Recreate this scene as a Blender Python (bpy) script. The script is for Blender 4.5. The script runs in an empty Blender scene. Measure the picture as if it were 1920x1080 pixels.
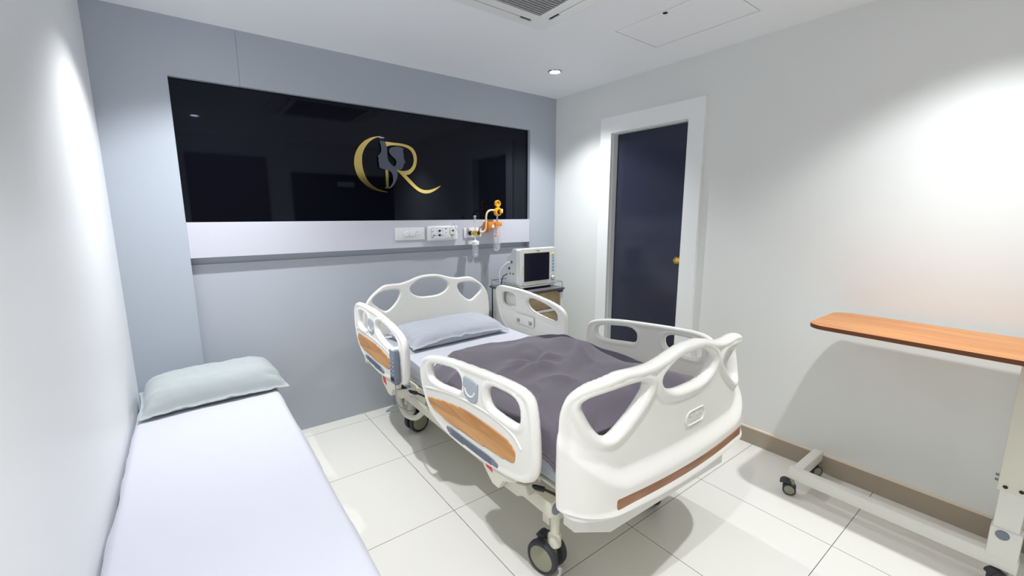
import bpy, bmesh, math, random
import numpy as np
from mathutils import Vector, Matrix, noise
random.seed(7)
SC = bpy.context.scene
COL = SC.collection
PI = math.pi

# ------------------------------------------------------------------ camera, world, lights, exposure
F_PX = 806.18
YAW, PITCH, ROLL = 0.648468, -0.169118, -0.001128
CAM = Vector((0.2817, -2.9545, 1.4283))
cam_data = bpy.data.cameras.new('camera'); cam = bpy.data.objects.new('camera', cam_data); COL.objects.link(cam)
fwd = Vector((math.sin(YAW)*math.cos(PITCH), math.cos(YAW)*math.cos(PITCH), math.sin(PITCH)))
rt = Vector((math.cos(YAW), -math.sin(YAW), 0)); up = rt.cross(fwd)
r2 = rt*math.cos(ROLL)+up*math.sin(ROLL); u2 = -rt*math.sin(ROLL)+up*math.cos(ROLL)
M = Matrix((r2, u2, -fwd)).transposed().to_4x4(); M.translation = CAM
cam.matrix_world = M
cam_data.sensor_width = 36; cam_data.lens = F_PX/1920*36; cam_data.clip_start = 0.02
SC.camera = cam
SC.view_settings.view_transform = 'Standard'; SC.view_settings.look = 'None'
SC.view_settings.gamma = 1; SC.view_settings.use_curve_mapping = False
SC.view_settings.exposure = 0.0
world = bpy.data.worlds.new('world'); SC.world = world; world.use_nodes = True
world.node_tree.nodes['Background'].inputs[0].default_value = (0.80, 0.86, 1.0, 1)
world.node_tree.nodes['Background'].inputs[1].default_value = 0.3

W, H = 3.013, 2.428          # right wall x, ceiling z; feature wall at y = 0
YR = -3.62                    # rear wall
DOWNLIGHTS = [(2.495, -0.54), (0.49, -0.54), (0.49, -2.60), (2.475, -2.70)]
LIGHT_POWER = 152
SC.cycles.max_bounces = 14; SC.cycles.diffuse_bounces = 9
BEAM_POWER = 3.4
def add_spot(x, y):
    d = bpy.data.lights.new('downlight_lamp', 'SPOT'); o = bpy.data.objects.new('downlight_lamp', d); COL.objects.link(o)
    o.location = (x, y, H-0.012); d.energy = LIGHT_POWER*(0.86 if x > 2 else 1.04); d.color = (0.955, 0.98, 1.0)
    d.spot_size = math.radians(117); d.spot_blend = 0.42; d.shadow_soft_size = 0.025
    # reflector lamp: intensity falls with the angle from straight down
    d.use_nodes = True; nt = d.node_tree; em = nt.nodes['Emission']
    tc = nt.nodes.new('ShaderNodeTexCoord'); sx = nt.nodes.new('ShaderNodeSeparateXYZ')
    ab = nt.nodes.new('ShaderNodeMath'); ab.operation = 'ABSOLUTE'; pw = nt.nodes.new('ShaderNodeMath'); pw.operation = 'POWER'; pw.inputs[1].default_value = BEAM_POWER
    nt.links.new(tc.outputs['Normal'], sx.inputs[0]); nt.links.new(sx.outputs['Z'], ab.inputs[0]); nt.links.new(ab.outputs[0], pw.inputs[0]); nt.links.new(pw.outputs[0], em.inputs['Strength'])
    return o
for x, y in DOWNLIGHTS: add_spot(x, y)

# ------------------------------------------------------------------ materials
def mat(name, color, rough=0.5, metal=0.0, spec=0.5, trans=0.0, ior=1.45, emit=None, bump=0.0, bscale=40, var=0.0, coat=0.0, alpha=1.0, sheen=0.0, tint=None):
    m = bpy.data.materials.new(name); m.use_nodes = True
    nt = m.node_tree; b = nt.nodes['Principled BSDF']
    c = (*color, 1)
    b.inputs['Base Color'].default_value = c; b.inputs['Roughness'].default_value = rough
    b.inputs['Metallic'].default_value = metal; b.inputs['Specular IOR Level'].default_value = spec
    b.inputs['Transmission Weight'].default_value = trans; b.inputs['IOR'].default_value = ior
    b.inputs['Coat Weight'].default_value = coat; b.inputs['Alpha'].default_value = alpha
    b.inputs['Sheen Weight'].default_value = sheen; b.inputs['Coat Roughness'].default_value = 0.06
    if tint: b.inputs['Specular Tint'].default_value = (*tint, 1)
    if emit:
        b.inputs['Emission Color'].default_value = (*emit[0], 1); b.inputs['Emission Strength'].default_value = emit[1]
    tc = nt.nodes.new('ShaderNodeTexCoord'); nz = nt.nodes.new('ShaderNodeTexNoise')
    nz.inputs['Scale'].default_value = bscale; nz.inputs['Detail'].default_value = 3
    nt.links.new(tc.outputs['Object'], nz.inputs['Vector'])
    if bump:
        bp = nt.nodes.new('ShaderNodeBump'); bp.inputs['Strength'].default_value = bump; bp.inputs['Distance'].default_value = 0.01
        nt.links.new(nz.outputs['Fac'], bp.inputs['Height']); nt.links.new(bp.outputs['Normal'], b.inputs['Normal'])
    if var:
        mx = nt.nodes.new('ShaderNodeMix'); mx.data_type = 'RGBA'
        mx.inputs['A'].default_value = tuple(v*(1-var) for v in color)+(1,); mx.inputs['B'].default_value = tuple(min(1, v*(1+var)) for v in color)+(1,)
        nt.links.new(nz.outputs['Fac'], mx.inputs['Factor']); nt.links.new(mx.outputs['Result'], b.inputs['Base Color'])
    return m
def srgb(r, g, b):
    f = lambda v: (v/255/12.92) if v/255 <= 0.04045 else ((v/255+0.055)/1.055)**2.4
    return (f(r), f(g), f(b))
def wood(name, dark, light, axis=1, scale=1.0, rough=0.35):
    m = bpy.data.materials.new(name); m.use_nodes = True; nt = m.node_tree; b = nt.nodes['Principled BSDF']
    tc = nt.nodes.new('ShaderNodeTexCoord'); mp = nt.nodes.new('ShaderNodeMapping')
    s = [14*scale]*3; s[axis] = 1.6*scale; mp.inputs['Scale'].default_value = s
    nz = nt.nodes.new('ShaderNodeTexNoise'); nz.inputs['Scale'].default_value = 2.2; nz.inputs['Detail'].default_value = 6; nz.inputs['Distortion'].default_value = 0.6
    cr = nt.nodes.new('ShaderNodeValToRGB'); cr.color_ramp.elements[0].position = 0.3; cr.color_ramp.elements[0].color = (*dark, 1)
    cr.color_ramp.elements[1].position = 0.72; cr.color_ramp.elements[1].color = (*light, 1)
    nt.links.new(tc.outputs['Object'], mp.inputs['Vector']); nt.links.new(mp.outputs['Vector'], nz.inputs['Vector'])
    nt.links.new(nz.outputs['Fac'], cr.inputs['Fac']); nt.links.new(cr.outputs['Color'], b.inputs['Base Color'])
    b.inputs['Roughness'].default_value = rough
    return m
def tile_mat():
    m = bpy.data.materials.new('glossy_floor_tile'); m.use_nodes = True; nt = m.node_tree; b = nt.nodes['Principled BSDF']
    tc = nt.nodes.new('ShaderNodeTexCoord'); mp = nt.nodes.new('ShaderNodeMapping')
    mp.inputs['Location'].default_value = (-1.1985+0.0008, 0.6736-0.0008, 0)
    br = nt.nodes.new('ShaderNodeTexBrick'); br.offset = 0; br.squash = 1
    br.inputs['Scale'].default_value = 1.0; br.inputs['Brick Width'].default_value = 0.6; br.inputs['Row Height'].default_value = 0.6
    br.inputs['Mortar Size'].default_value = 0.0014; br.inputs['Mortar Smooth'].default_value = 0.1; br.inputs['Bias'].default_value = 0
    br.inputs['Color1'].default_value = (*srgb(234, 232, 225), 1); br.inputs['Color2'].default_value = (*srgb(236, 234, 228), 1)
    br.inputs['Mortar'].default_value = (*srgb(96, 90, 80), 1)
    nt.links.new(tc.outputs['Object'], mp.inputs['Vector']); nt.links.new(mp.outputs['Vector'], br.inputs['Vector'])
    nt.links.new(br.outputs['Color'], b.inputs['Base Color'])
    b.inputs['Roughness'].default_value = 0.16; b.inputs['Specular IOR Level'].default_value = 0.45
    return m
def clear(name, tint=(1, 1, 1), rough=0.02):
    return mat(name, srgb(225, 230, 235), rough, spec=1.0, alpha=0.22)

M_ = dict(
    wall_white=mat('painted_white_wall', srgb(232, 234, 232), 0.55, bump=0.02, bscale=90),
    wall_left=mat('painted_left_wall', srgb(246, 247, 248), 0.45, bump=0.02, bscale=90),
    wall_grey=mat('grey_laminate', srgb(180, 187, 197), 0.42),
    grey_low=mat('grey_painted_board', srgb(182, 187, 196), 0.45),
    ceiling=mat('ceiling_paint', srgb(247, 249, 252), 0.6, bump=0.015, bscale=120),
    floor=tile_mat(),
    band=mat('white_laminate', srgb(206, 206, 216), 0.3),
    black_glass=mat('black_back_painted_glass', (0.0035, 0.0038, 0.007), 0.03, spec=0.36, tint=(0.72, 0.8, 1.0)),
    door_glass=mat('dark_door_laminate', srgb(52, 55, 72), 0.16, spec=0.5),
    frame_white=mat('white_door_frame', srgb(246, 248, 248), 0.3),
    skirting=mat('taupe_skirting_tile', srgb(170, 158, 142), 0.3, var=0.08, bscale=3),
    skirt_top=mat('cream_skirting_cap', srgb(235, 222, 200), 0.4),
    plastic=mat('cream_moulded_plastic', srgb(240, 238, 231), 0.3, spec=0.5),
    steel=mat('cream_powder_coated_steel', srgb(222, 219, 204), 0.4),
    steel_lt=mat('white_powder_coated_steel', srgb(232, 231, 224), 0.35),
    wood_bed=wood('bed_oak_inlay', srgb(180, 120, 66), srgb(228, 172, 108), axis=1, scale=0.8),
    wood_foot=wood('footboard_walnut_inlay', srgb(124, 78, 50), srgb(178, 126, 86), axis=0, scale=0.9),
    wood_table=wood('beech_table_laminate', srgb(180, 114, 60), srgb(202, 142, 84), axis=1, scale=0.55, rough=0.38),
    wood_edge=mat('brown_table_edge', srgb(112, 62, 26), 0.5),
    slot=mat('slate_slot', srgb(84, 90, 106), 0.5),
    grey_plastic=mat('grey_plastic', srgb(122, 130, 144), 0.4),
    grey_lt=mat('light_grey_plastic', srgb(170, 178, 186), 0.4),
    black_plastic=mat('black_plastic', srgb(26, 26, 28), 0.4),
    rubber=mat('dark_rubber', srgb(58, 60, 66), 0.6),
    hub=mat('grey_green_hub', srgb(150, 149, 128), 0.45),
    red=mat('red_sticker', srgb(214, 60, 60), 0.4),
    blue=mat('blue_label', srgb(60, 140, 205), 0.4),
    sheet=mat('white_cotton_sheet', srgb(196, 197, 207), 0.85, bump=0.06, bscale=500, sheen=0.2),
    sheet_grey=mat('pale_blue_cotton', srgb(196, 205, 216), 0.85, bump=0.06, bscale=500, sheen=0.2),
    pillow_grey=mat('light_grey_cotton', srgb(176, 181, 190), 0.85, bump=0.08, bscale=400, sheen=0.2),
    pillow_cot=mat('pale_grey_cotton', srgb(166, 173, 174), 0.85, bump=0.08, bscale=400, sheen=0.2),
    duvet=mat('charcoal_mauve_cotton', srgb(98, 91, 102), 0.8, bump=0.08, bscale=400, sheen=0.25),
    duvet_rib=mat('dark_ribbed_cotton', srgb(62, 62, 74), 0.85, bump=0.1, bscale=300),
    gold=mat('gold_mirror_acrylic', srgb(240, 214, 132), 0.12, metal=1.0),
    logo_grey=mat('slate_grey_acrylic', srgb(92, 96, 114), 0.4),
    brass=mat('polished_brass', srgb(240, 200, 100), 0.28, metal=1.0),
    chrome=mat('chrome', srgb(200, 200, 204), 0.15, metal=1.0),
    switch=mat('switch_plastic', srgb(232, 234, 236), 0.3),
    orange=mat('orange_plastic', srgb(250, 176, 26), 0.35),
    orange_dk=mat('deep_orange_plastic', srgb(232, 130, 20), 0.4),
    hose=mat('cream_rubber_hose', srgb(232, 218, 176), 0.45),
    clear=clear('clear_plastic'),
    white_pl=mat('white_plastic', srgb(240, 241, 240), 0.3),
    monitor=mat('monitor_plastic', srgb(240, 242, 240), 0.3),
    mon_side=mat('monitor_side_plastic', srgb(216, 220, 220), 0.35),
    screen=mat('black_lcd_screen', srgb(34, 33, 50), 0.12),
    yellow=mat('yellow_strip', srgb(240, 226, 150), 0.4),
    keyblue=mat('pale_blue_key', srgb(150, 190, 220), 0.4),
    green=mat('green_lamp', srgb(120, 190, 70), 0.4),
    shelf_dk=mat('dark_grey_shelf', srgb(92, 92, 96), 0.35),
    tan=mat('tan_drawer_front', srgb(176, 156, 124), 0.45),
    purple=mat('purple_label', srgb(62, 50, 130), 0.4),
    dark_wood=mat('dark_maroon_laminate', srgb(58, 26, 30), 0.3),
    grille=mat('grille_slat', srgb(168, 168, 170), 0.5),
    void=mat('black_void', (0.004, 0.004, 0.004), 0.7),
    red_btn=mat('magenta_button', srgb(150, 30, 90), 0.4),
    yel_btn=mat('yellow_button', srgb(200, 180, 60), 0.4),
    emit=mat('downlight_diffuser', (1, 1, 1), 0.5, emit=((1, 1, 1), 30.0)),
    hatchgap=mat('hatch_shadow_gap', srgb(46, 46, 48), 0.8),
    print_grey=mat('grey_print', srgb(120, 122, 128), 0.5),
)

# ------------------------------------------------------------------ object helpers
def finish(name, me, m, parent=None, smooth=True, sharp=35):
    """link ONE mesh object; its origin goes to the centre of its bounds"""
    n = len(me.vertices); co = np.empty(n*3); me.vertices.foreach_get('co', co); co = co.reshape(-1, 3)
    c = Vector(((co.min(0)+co.max(0))/2).tolist())
    me.transform(Matrix.Translation(-c))
    if m is not None and not me.materials: me.materials.append(M_[m] if isinstance(m, str) else m)
    o = bpy.data.objects.new(name, me); COL.objects.link(o)
    base = Vector((0, 0, 0))
    if parent is not None:
        o.parent = parent; p = parent
        while p is not None: base += p.location; p = p.parent
    o.location = c-base
    if smooth:
        me.shade_smooth()
        if sharp:
            b = bmesh.new(); b.from_mesh(me)
            for e in b.edges:
                if len(e.link_faces) == 2 and e.calc_face_angle(0) > math.radians(sharp): e.smooth = False
            b.to_mesh(me); b.free()
    return o
def tag(o, label=None, cat=None, group=None, kind=None):
    if label: o['label'] = label
    if cat: o['category'] = cat
    if group: o['group'] = group
    if kind: o['kind'] = kind
    return o
def thing(name, loc, label, cat, group=None):
    o = bpy.data.objects.new(name, None); COL.objects.link(o); o.location = loc; o.empty_display_size = 0.05
    return tag(o, label, cat, group)

class MB:
    """collects shapes into one bmesh"""
    def __init__(s): s.b = bmesh.new(); s.mats = []
    def _mi(s, geom_faces, m):
        if m is None: return
        if m not in s.mats: s.mats.append(m)
        i = s.mats.index(m)
        for f in geom_faces: f.material_index = i
    def box(s, x0, x1, y0, y1, z0, z1, bev=0.0, seg=2, m=None, mtx=None):
        t = bmesh.new()
        bmesh.ops.create_cube(t, size=1)
        for v in t.verts: v.co = Vector((x0+(v.co.x+.5)*(x1-x0), y0+(v.co.y+.5)*(y1-y0), z0+(v.co.z+.5)*(z1-z0)))
        if bev: bmesh.ops.bevel(t, geom=t.edges[:], offset=bev, segments=seg, affect='EDGES', profile=0.5)
        s._merge(t, m, mtx); return s
    def _merge(s, t, m=None, mtx=None):
        if mtx is not None: t.transform(mtx)
        me = bpy.data.meshes.new('tmp'); t.to_mesh(me); t.free()
        n = len(s.b.faces); s.b.from_mesh(me); bpy.data.meshes.remove(me)
        s.b.faces.ensure_lookup_table()
        s._mi(s.b.faces[n:], m)
    def tube(s, pts, r, seg=12, m=None, cap=True, closed=False):
        """round bar through pts (list of xyz); r number or list"""
        pts = [Vector(p) for p in pts]; n = len(pts)
        rs = r if isinstance(r, (list, tuple)) else [r]*n
        t = bmesh.new(); rings = []; prev = None
        for i, p in enumerate(pts):
            if closed: d = (pts[(i+1) % n]-pts[i-1])
            else: d = (pts[min(i+1, n-1)]-pts[max(i-1, 0)])
            d = d.normalized()
            if prev is None:
                a = d.orthogonal().normalized()
            else:
                a = (prev-d*prev.dot(d)); a = a.normalized() if a.length > 1e-6 else d.orthogonal().normalized()
            prev = a; bb = d.cross(a)
            rings.append([t.verts.new(p+(a*math.cos(2*PI*k/seg)+bb*math.sin(2*PI*k/seg))*rs[i]) for k in range(seg)])
        rng = range(n) if closed else range(n-1)
        for i in rng:
            A, B = rings[i], rings[(i+1) % n]
            for k in range(seg): t.faces.new((A[k], A[(k+1) % seg], B[(k+1) % seg], B[k]))
        if cap and not closed: t.faces.new(rings[0][::-1]); t.faces.new(rings[-1])
        bmesh.ops.recalc_face_normals(t, faces=t.faces[:])
        s._merge(t, m); return s
    def cyl(s, p, q, r, seg=24, m=None, r2=None):
        return s.tube([p, q], [r, r2 if r2 is not None else r], seg, m)
    def lathe(s, prof, c=(0, 0, 0), axis=(0, 0, 1), seg=32, m=None):
        """prof: list of (radius, height) along axis from c"""
        ax = Vector(axis).normalized(); a = ax.orthogonal().normalized(); bb = ax.cross(a); c = Vector(c)
        t = bmesh.new(); rings = []
        for r, h in prof:
            r = max(r, 1e-5)
            rings.append([t.verts.new(c+ax*h+(a*math.cos(2*PI*k/seg)+bb*math.sin(2*PI*k/seg))*r) for k in range(seg)])
        for A, B in zip(rings[:-1], rings[1:]):
            for k in range(seg): t.faces.new((A[k], A[(k+1) % seg], B[(k+1) % seg], B[k]))
        bmesh.ops.remove_doubles(t, verts=t.verts[:], dist=2e-5)
        bmesh.ops.holes_fill(t, edges=t.edges[:], sides=0) if False else None
        bmesh.ops.recalc_face_normals(t, faces=t.faces[:])
        s._merge(t, m); return s
    def prism(s, poly, axis, a, b, m=None, bev=0.0):
        """polygon [(u,v)] extruded along axis ('x': u=y,v=z; 'y': u=x,v=z; 'z': u=x,v=y) from a to b"""
        def P(u, v, w): return {'x': (w, u, v), 'y': (u, w, v), 'z': (u, v, w)}[axis]
        t = bmesh.new()
        A = [t.verts.new(P(u, v, a)) for u, v in poly]; B = [t.verts.new(P(u, v, b)) for u, v in poly]
        t.faces.new(A); t.faces.new(B[::-1]); n = len(A)
        for i in range(n): t.faces.new((A[i], B[i], B[(i+1) % n], A[(i+1) % n]))
        bmesh.ops.recalc_face_normals(t, faces=t.faces[:])
        if bev: bmesh.ops.bevel(t, geom=[e for e in t.edges if e.calc_face_angle(0) > 0.6], offset=bev, segments=2, affect='EDGES')
        s._merge(t, m); return s
    def build(s, name, m, parent=None, smooth=True, sharp=35):
        me = bpy.data.meshes.new(name); s.b.to_mesh(me); s.b.free()
        if s.mats:
            for k in s.mats: me.materials.append(M_[k])
        return finish(name, me, m, parent, smooth, sharp)

def spline(pts, n=8, closed=True):
    P = np.array(pts, float); N = len(P); out = []
    rng = range(N) if closed else range(N-1)
    for i in rng:
        if closed: p0, p1, p2, p3 = P[i-1], P[i], P[(i+1) % N], P[(i+2) % N]
        else: p0, p1, p2, p3 = P[max(i-1, 0)], P[i], P[i+1], P[min(i+2, N-1)]
        for k in range(n):
            t = k/n
            out.append(0.5*((2*p1)+(-p0+p2)*t+(2*p0-5*p1+4*p2-p3)*t*t+(-p0+3*p1-3*p2+p3)*t**3))
    if not closed: out.append(P[-1])
    return np.array(out)
def bez_tube(pts, n=10): return [tuple(p) for p in spline(pts, n, closed=False)]
def rrect(x0, x1, y0, y1, r, n=6):
    o = []
    for cx, cy, a in ((x1-r, y1-r, 0), (x0+r, y1-r, 90), (x0+r, y0+r, 180), (x1-r, y0+r, 270)):
        for k in range(n+1):
            t = math.radians(a+90*k/n); o.append((cx+r*math.cos(t), cy+r*math.sin(t)))
    return o
def sdf_poly(poly, X, Y):
    """signed distance, positive inside"""
    A = np.asarray(poly, float); B = np.roll(A, -1, axis=0); shp = X.shape
    x = X.ravel(); y = Y.ravel(); best = np.full(x.shape, 1e9); ins = np.zeros(x.shape, bool)
    for (ax, ay), (bx, by) in zip(A, B):
        dx, dy = bx-ax, by-ay; L = dx*dx+dy*dy
        if L < 1e-14: continue
        t = np.clip(((x-ax)*dx+(y-ay)*dy)/L, 0, 1)
        best = np.minimum(best, (x-ax-t*dx)**2+(y-ay-t*dy)**2)
        if ay != by:
            c = ((ay > y) != (by > y)); xi = ax+(y-ay)*dx/dy; ins ^= c & (x < xi)
    d = np.sqrt(best); return np.where(ins, d, -d).reshape(shp)
def shell(name, outer, holes, mapf, tf, m, parent=None, h=0.008, wf=None):
    """moulded board: outline with holes in (u,v), half thickness tf(d,u,v) from distance to the rim, mid-surface offset wf, laid in space by mapf(u,v,w)"""
    outer = np.asarray(outer); wf = wf or (lambda u, v: 0*u)
    def S(u, v):
        d = sdf_poly(outer, u, v)
        for ho in holes: d = np.minimum(d, -sdf_poly(ho, u, v))
        return d
    lo = outer.min(0)-h*1.5; hi = outer.max(0)+h*1.5
    us = np.arange(lo[0], hi[0]+h, h); vs = np.arange(lo[1], hi[1]+h, h)
    U, V = np.meshgrid(us, vs, indexing='ij'); D = S(U, V)
    e = 5e-4
    GU = (S(U+e, V)-S(U-e, V))/(2*e); GV = (S(U, V+e)-S(U, V-e))/(2*e)
    sn = np.abs(D) < 0.33*h
    U = np.where(sn, U-D*GU, U); V = np.where(sn, V-D*GV, V); D = np.where(sn, 0.0, D)
    nodes = []; idx = {}; kind = []
    def node(i, j):
        k = (i, j)
        if k not in idx: idx[k] = len(nodes); nodes.append((U[i, j], V[i, j])); kind.append(D[i, j] > 0)
        return idx[k]
    def cross(i, j, k, l):
        key = ((i, j), (k, l)) if (i, j) < (k, l) else ((k, l), (i, j))
        if key not in idx:
            a, b = D[i, j], D[k, l]; t = a/(a-b)
            idx[key] = len(nodes); nodes.append((U[i, j]+t*(U[k, l]-U[i, j]), V[i, j]+t*(V[k, l]-V[i, j]))); kind.append(False)
        return idx[key]
    polys = []
    nu, nv = U.shape
    pos = D > 0; anyp = pos[:-1, :-1] | pos[1:, :-1] | pos[:-1, 1:] | pos[1:, 1:]
    for i, j in zip(*np.nonzero(anyp)):
        cs = ((i, j), (i+1, j), (i+1, j+1), (i, j+1)); poly = []
        for q in range(4):
            a = cs[q]; b = cs[(q+1) % 4]
            if D[a] >= 0: poly.append(node(*a))
            if D[a]*D[b] < 0: poly.append(cross(*a, *b))
        if len(poly) >= 3: polys.append(poly)
    N = np.array(nodes); K = np.array(kind); u, v = N[:, 0], N[:, 1]
    def surf(u, v, sgn, edge=None):
        d = np.maximum(S(u, v), 0)
        if edge is not None: d = np.where(edge, 0, d)
        return mapf(u, v, wf(u, v)+sgn*tf(d, u, v))
    F = surf(u, v, 1, ~K); B = surf(u, v, -1, ~K)
    g = 1e-3
    def nrm(s):
        a = surf(u+g, v, s)-surf(u-g, v, s); b = surf(u, v+g, s)-surf(u, v-g, s)
        n = np.cross(a, b)*s; return n/np.maximum(np.linalg.norm(n, axis=1, keepdims=True), 1e-12)
    nF, nB = nrm(1), nrm(-1)
    e = 8e-4; gu = S(u+e, v)-S(u-e, v); gv = S(u, v+e)-S(u, v-e); gl = np.maximum(np.hypot(gu, gv), 1e-9); gu /= gl; gv /= gl
    w0 = wf(u, v); E = mapf(u-gu*g, v-gv*g, w0)-mapf(u+gu*g, v+gv*g, w0); E /= np.maximum(np.linalg.norm(E, axis=1, keepdims=True), 1e-12)
    # orientation: +w side normal should point along +w
    wdir = mapf(u, v, w0+1e-3)-mapf(u, v, w0)
    if np.mean(np.sum(nF*wdir, axis=1)) < 0: nF = -nF; nB = -nB; flip = True
    else: flip = False
    nF = np.where(K[:, None], nF, E); nB = np.where(K[:, None], nB, E)
    n = len(N); bi = np.full(n, -1); inner = np.nonzero(K)[0]; bi[inner] = n+np.arange(len(inner)); bi[~K] = np.nonzero(~K)[0]
    verts = np.vstack([F, B[inner]]); norms = np.vstack([nF, nB[inner]])
    faces = []
    for p in polys:
        a = p[::-1] if flip else p
        faces.append([int(x) for x in a]); bk = [int(bi[x]) for x in a][::-1]
        if any(K[x] for x in p): faces.append(bk)
    me = bpy.data.meshes.new(name); me.from_pydata(verts.tolist(), [], faces); me.validate(clean_customdata=False); me.update()
    me.shade_smooth()
    if len(me.vertices) == len(norms): me.normals_split_custom_set_from_vertices(norms.tolist())
    return finish(name, me, m, parent, smooth=False)
def tround(T, R, T2=None, B=0.03):
    def f(d, u, v):
        q = np.clip(d/R, 0, 1); t = T*np.sqrt(np.clip(1-(1-q)**2, 0, 1))
        if T2 is not None:
            s = np.clip((d-R)/B, 0, 1); s = s*s*(3-2*s); t = t-(T-T2)*s
        return t
    return f
def quad_thing(name, x0, x1, y0, y1, z0, z1, m, label=None, kind='structure', bev=0):
    o = MB().box(x0, x1, y0, y1, z0, z1, bev=bev).build(name, m, smooth=bool(bev))
    return tag(o, label, kind=kind)

# ------------------------------------------------------------------ the room
quad_thing('floor', -0.15, W+0.15, YR-0.15, 0.2, -0.1, 0, 'floor').data
bpy.data.objects['floor'].data.transform(Matrix.Translation(bpy.data.objects['floor'].location)); bpy.data.objects['floor'].location = (0, 0, 0)
tag(bpy.data.objects['floor'], 'glossy off-white square tile floor with thin dark joints')
# ceiling with an opening round the access hatch
HX0, HX1, HY0, HY1 = 2.303, 2.687, -1.838, -1.236
cl = MB()
cl.box(-0.15, HX0, YR-0.15, 0.2, H, H+0.1); cl.box(HX1, W+0.15, YR-0.15, 0.2, H, H+0.1)
cl.box(HX0, HX1, HY1, 0.2, H, H+0.1); cl.box(HX0, HX1, YR-0.15, HY0, H, H+0.1)
cl.box(HX0, HX1, HY0, HY1, H+0.03, H+0.1)
tag(cl.build('ceiling', 'ceiling', smooth=False), 'smooth white ceiling', kind='structure')
quad_thing('wall_left', -0.15, 0, YR-0.15, 0.2, 0, H, 'wall_left', 'plain white wall beside the narrow cot')
# right wall with the door opening
DY0, DY1, DZ = -1.297, -0.655, 2.045        # clear opening
rw = MB(); rw.box(W, W+0.15, YR-0.15, DY0, 0, H); rw.box(W, W+0.15, DY1, 0.2, 0, H); rw.box(W, W+0.15, DY0, DY1, DZ, H)
tag(rw.build('wall_right', 'wall_white', smooth=False), 'off-white wall with the dark door', kind='structure')
quad_thing('wall_rear', 0, W, YR-0.15, YR, 0, H, 'wall_white', 'plain wall facing the feature wall')
# feature wall: grey frame (pier, lintel, pier) round a recess, y=0 is the front of the frame
RD = 0.054
fw = MB()
fw.box(0, 0.297, 0, 0.2, 0, H); fw.box(2.716, W, 0, 0.2, 0, H)
fw.box(0.297, 0.616, 0, 0.2, 2.137, H); fw.box(0.6172, 2.716, 0, 0.2, 2.137, H)
fw.box(0.297, 2.716, 0.06, 0.2, 1.15, 2.137)
tag(fw.build('wall_back', 'wall_grey', smooth=False), 'blue-grey feature wall framing the black glass panel', kind='structure')
lw = MB().box(0.297, 2.716, RD-0.01, 0.2, 0, 1.15)
tag(lw.build('wall_back', 'grey_low', smooth=False), 'recessed blue-grey lower part of the feature wall', kind='structure')
tag(MB().box(0.297, 2.716, 0.001, 0.06, 1.191, 1.388, bev=0.0015).build('trim_1', 'band', smooth=False), 'white horizontal service band under the black glass', kind='structure')
tag(MB().box(0.298, 2.715, 0.030, 0.0598, 1.388, 2.136).build('black_glass_panel', 'black_glass', smooth=False),
    'long glossy black glass panel set in the grey feature wall', 'wall panel')
# skirting on the right wall
for n, (a, b) in enumerate(((YR, -1.412), (-0.545, 0))):
    sk = MB(); sk.box(W-0.012, W, a, b, 0, 0.098, m='skirting'); sk.box(W-0.012, W, a, b, 0.098, 0.106, m='skirt_top')
    tag(sk.build('baseboard_right', None, smooth=False), 'taupe tiled skirting along the right wall', kind='structure')
# door: wide white architrave, jambs, dark leaf set back
fr = MB(); FX = W-0.028
fr.box(FX, W, -1.410, DY0, 0, 2.165); fr.box(FX, W, DY1, -0.548, 0, 2.165); fr.box(FX, W, DY0, DY1, DZ, 2.165)
fr.box(W, W+0.149, DY0, DY0+0.004, 0, DZ); fr.box(W, W+0.149, DY1-0.004, DY1, 0, DZ); fr.box(W, W+0.149, DY0, DY1, DZ-0.004, DZ)
tag(fr.build('trim_2', 'frame_white', smooth=False), 'wide white frame round the dark door', kind='structure')
d1 = MB().box(W+0.05, W+0.085, DY0+0.005, DY1-0.005, 0.004, DZ-0.005, bev=0.001).build('door_1', 'door_glass', smooth=False)
tag(d1, 'dark blue-grey glossy door leaf in white frame', kind='structure')
kn = MB(); kc = (W+0.05, -1.262, 1.11)
kn.lathe([(0, 0), (0.027, 0), (0.029, 0.003), (0.026, 0.008), (0.012, 0.012), (0.010, 0.028), (0.018, 0.034), (0.025, 0.044), (0.026, 0.054), (0.021, 0.064), (0.010, 0.069), (0, 0.070)], kc, (-1, 0, 0), 32)
for k in range(6):
    a = k*PI/3; kn.tube([(kc[0]-0.066, kc[1]+0.006*math.cos(a), kc[2]+0.006*math.sin(a)), (kc[0]-0.060, kc[1]+0.022*math.cos(a), kc[2]+0.022*math.sin(a))], 0.0035, 6)
o = kn.build('door_knob', 'brass', d1); o['label'] = 'polished brass round knob'

# rear of the room, seen only as reflections in the black glass
rd = thing('dark_door', (0.82, YR, 0), 'dark maroon flush door on the wall opposite the glass', 'door')
MB().box(0.38, 1.24, YR+0.001, YR+0.035, 0.0, 2.17, bev=0.003).build('door_leaf', 'dark_wood', rd, smooth=False)
MB().cyl((1.17, YR+0.034, 1.0), (1.17, YR+0.09, 1.0), 0.012).tube([(1.17, YR+0.085, 1.0), (1.06, YR+0.085, 1.0)], 0.009).build('handle', 'chrome', rd)
bp_ = MB().box(1.53, 2.97, YR+0.001, YR+0.03, 0.9, 2.0, bev=0.004).build('black_wall_board', 'black_glass', smooth=False)
tag(bp_, 'glossy black board on the rear wall, mirrored in the glass', 'wall board')
sp = MB().box(2.12, 2.36, YR+0.031, YR+0.042, 1.83, 1.90, bev=0.003).build('white_switch_plate', 'switch', smooth=False)
tag(sp, 'white plate on the black rear board', 'switch')

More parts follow.
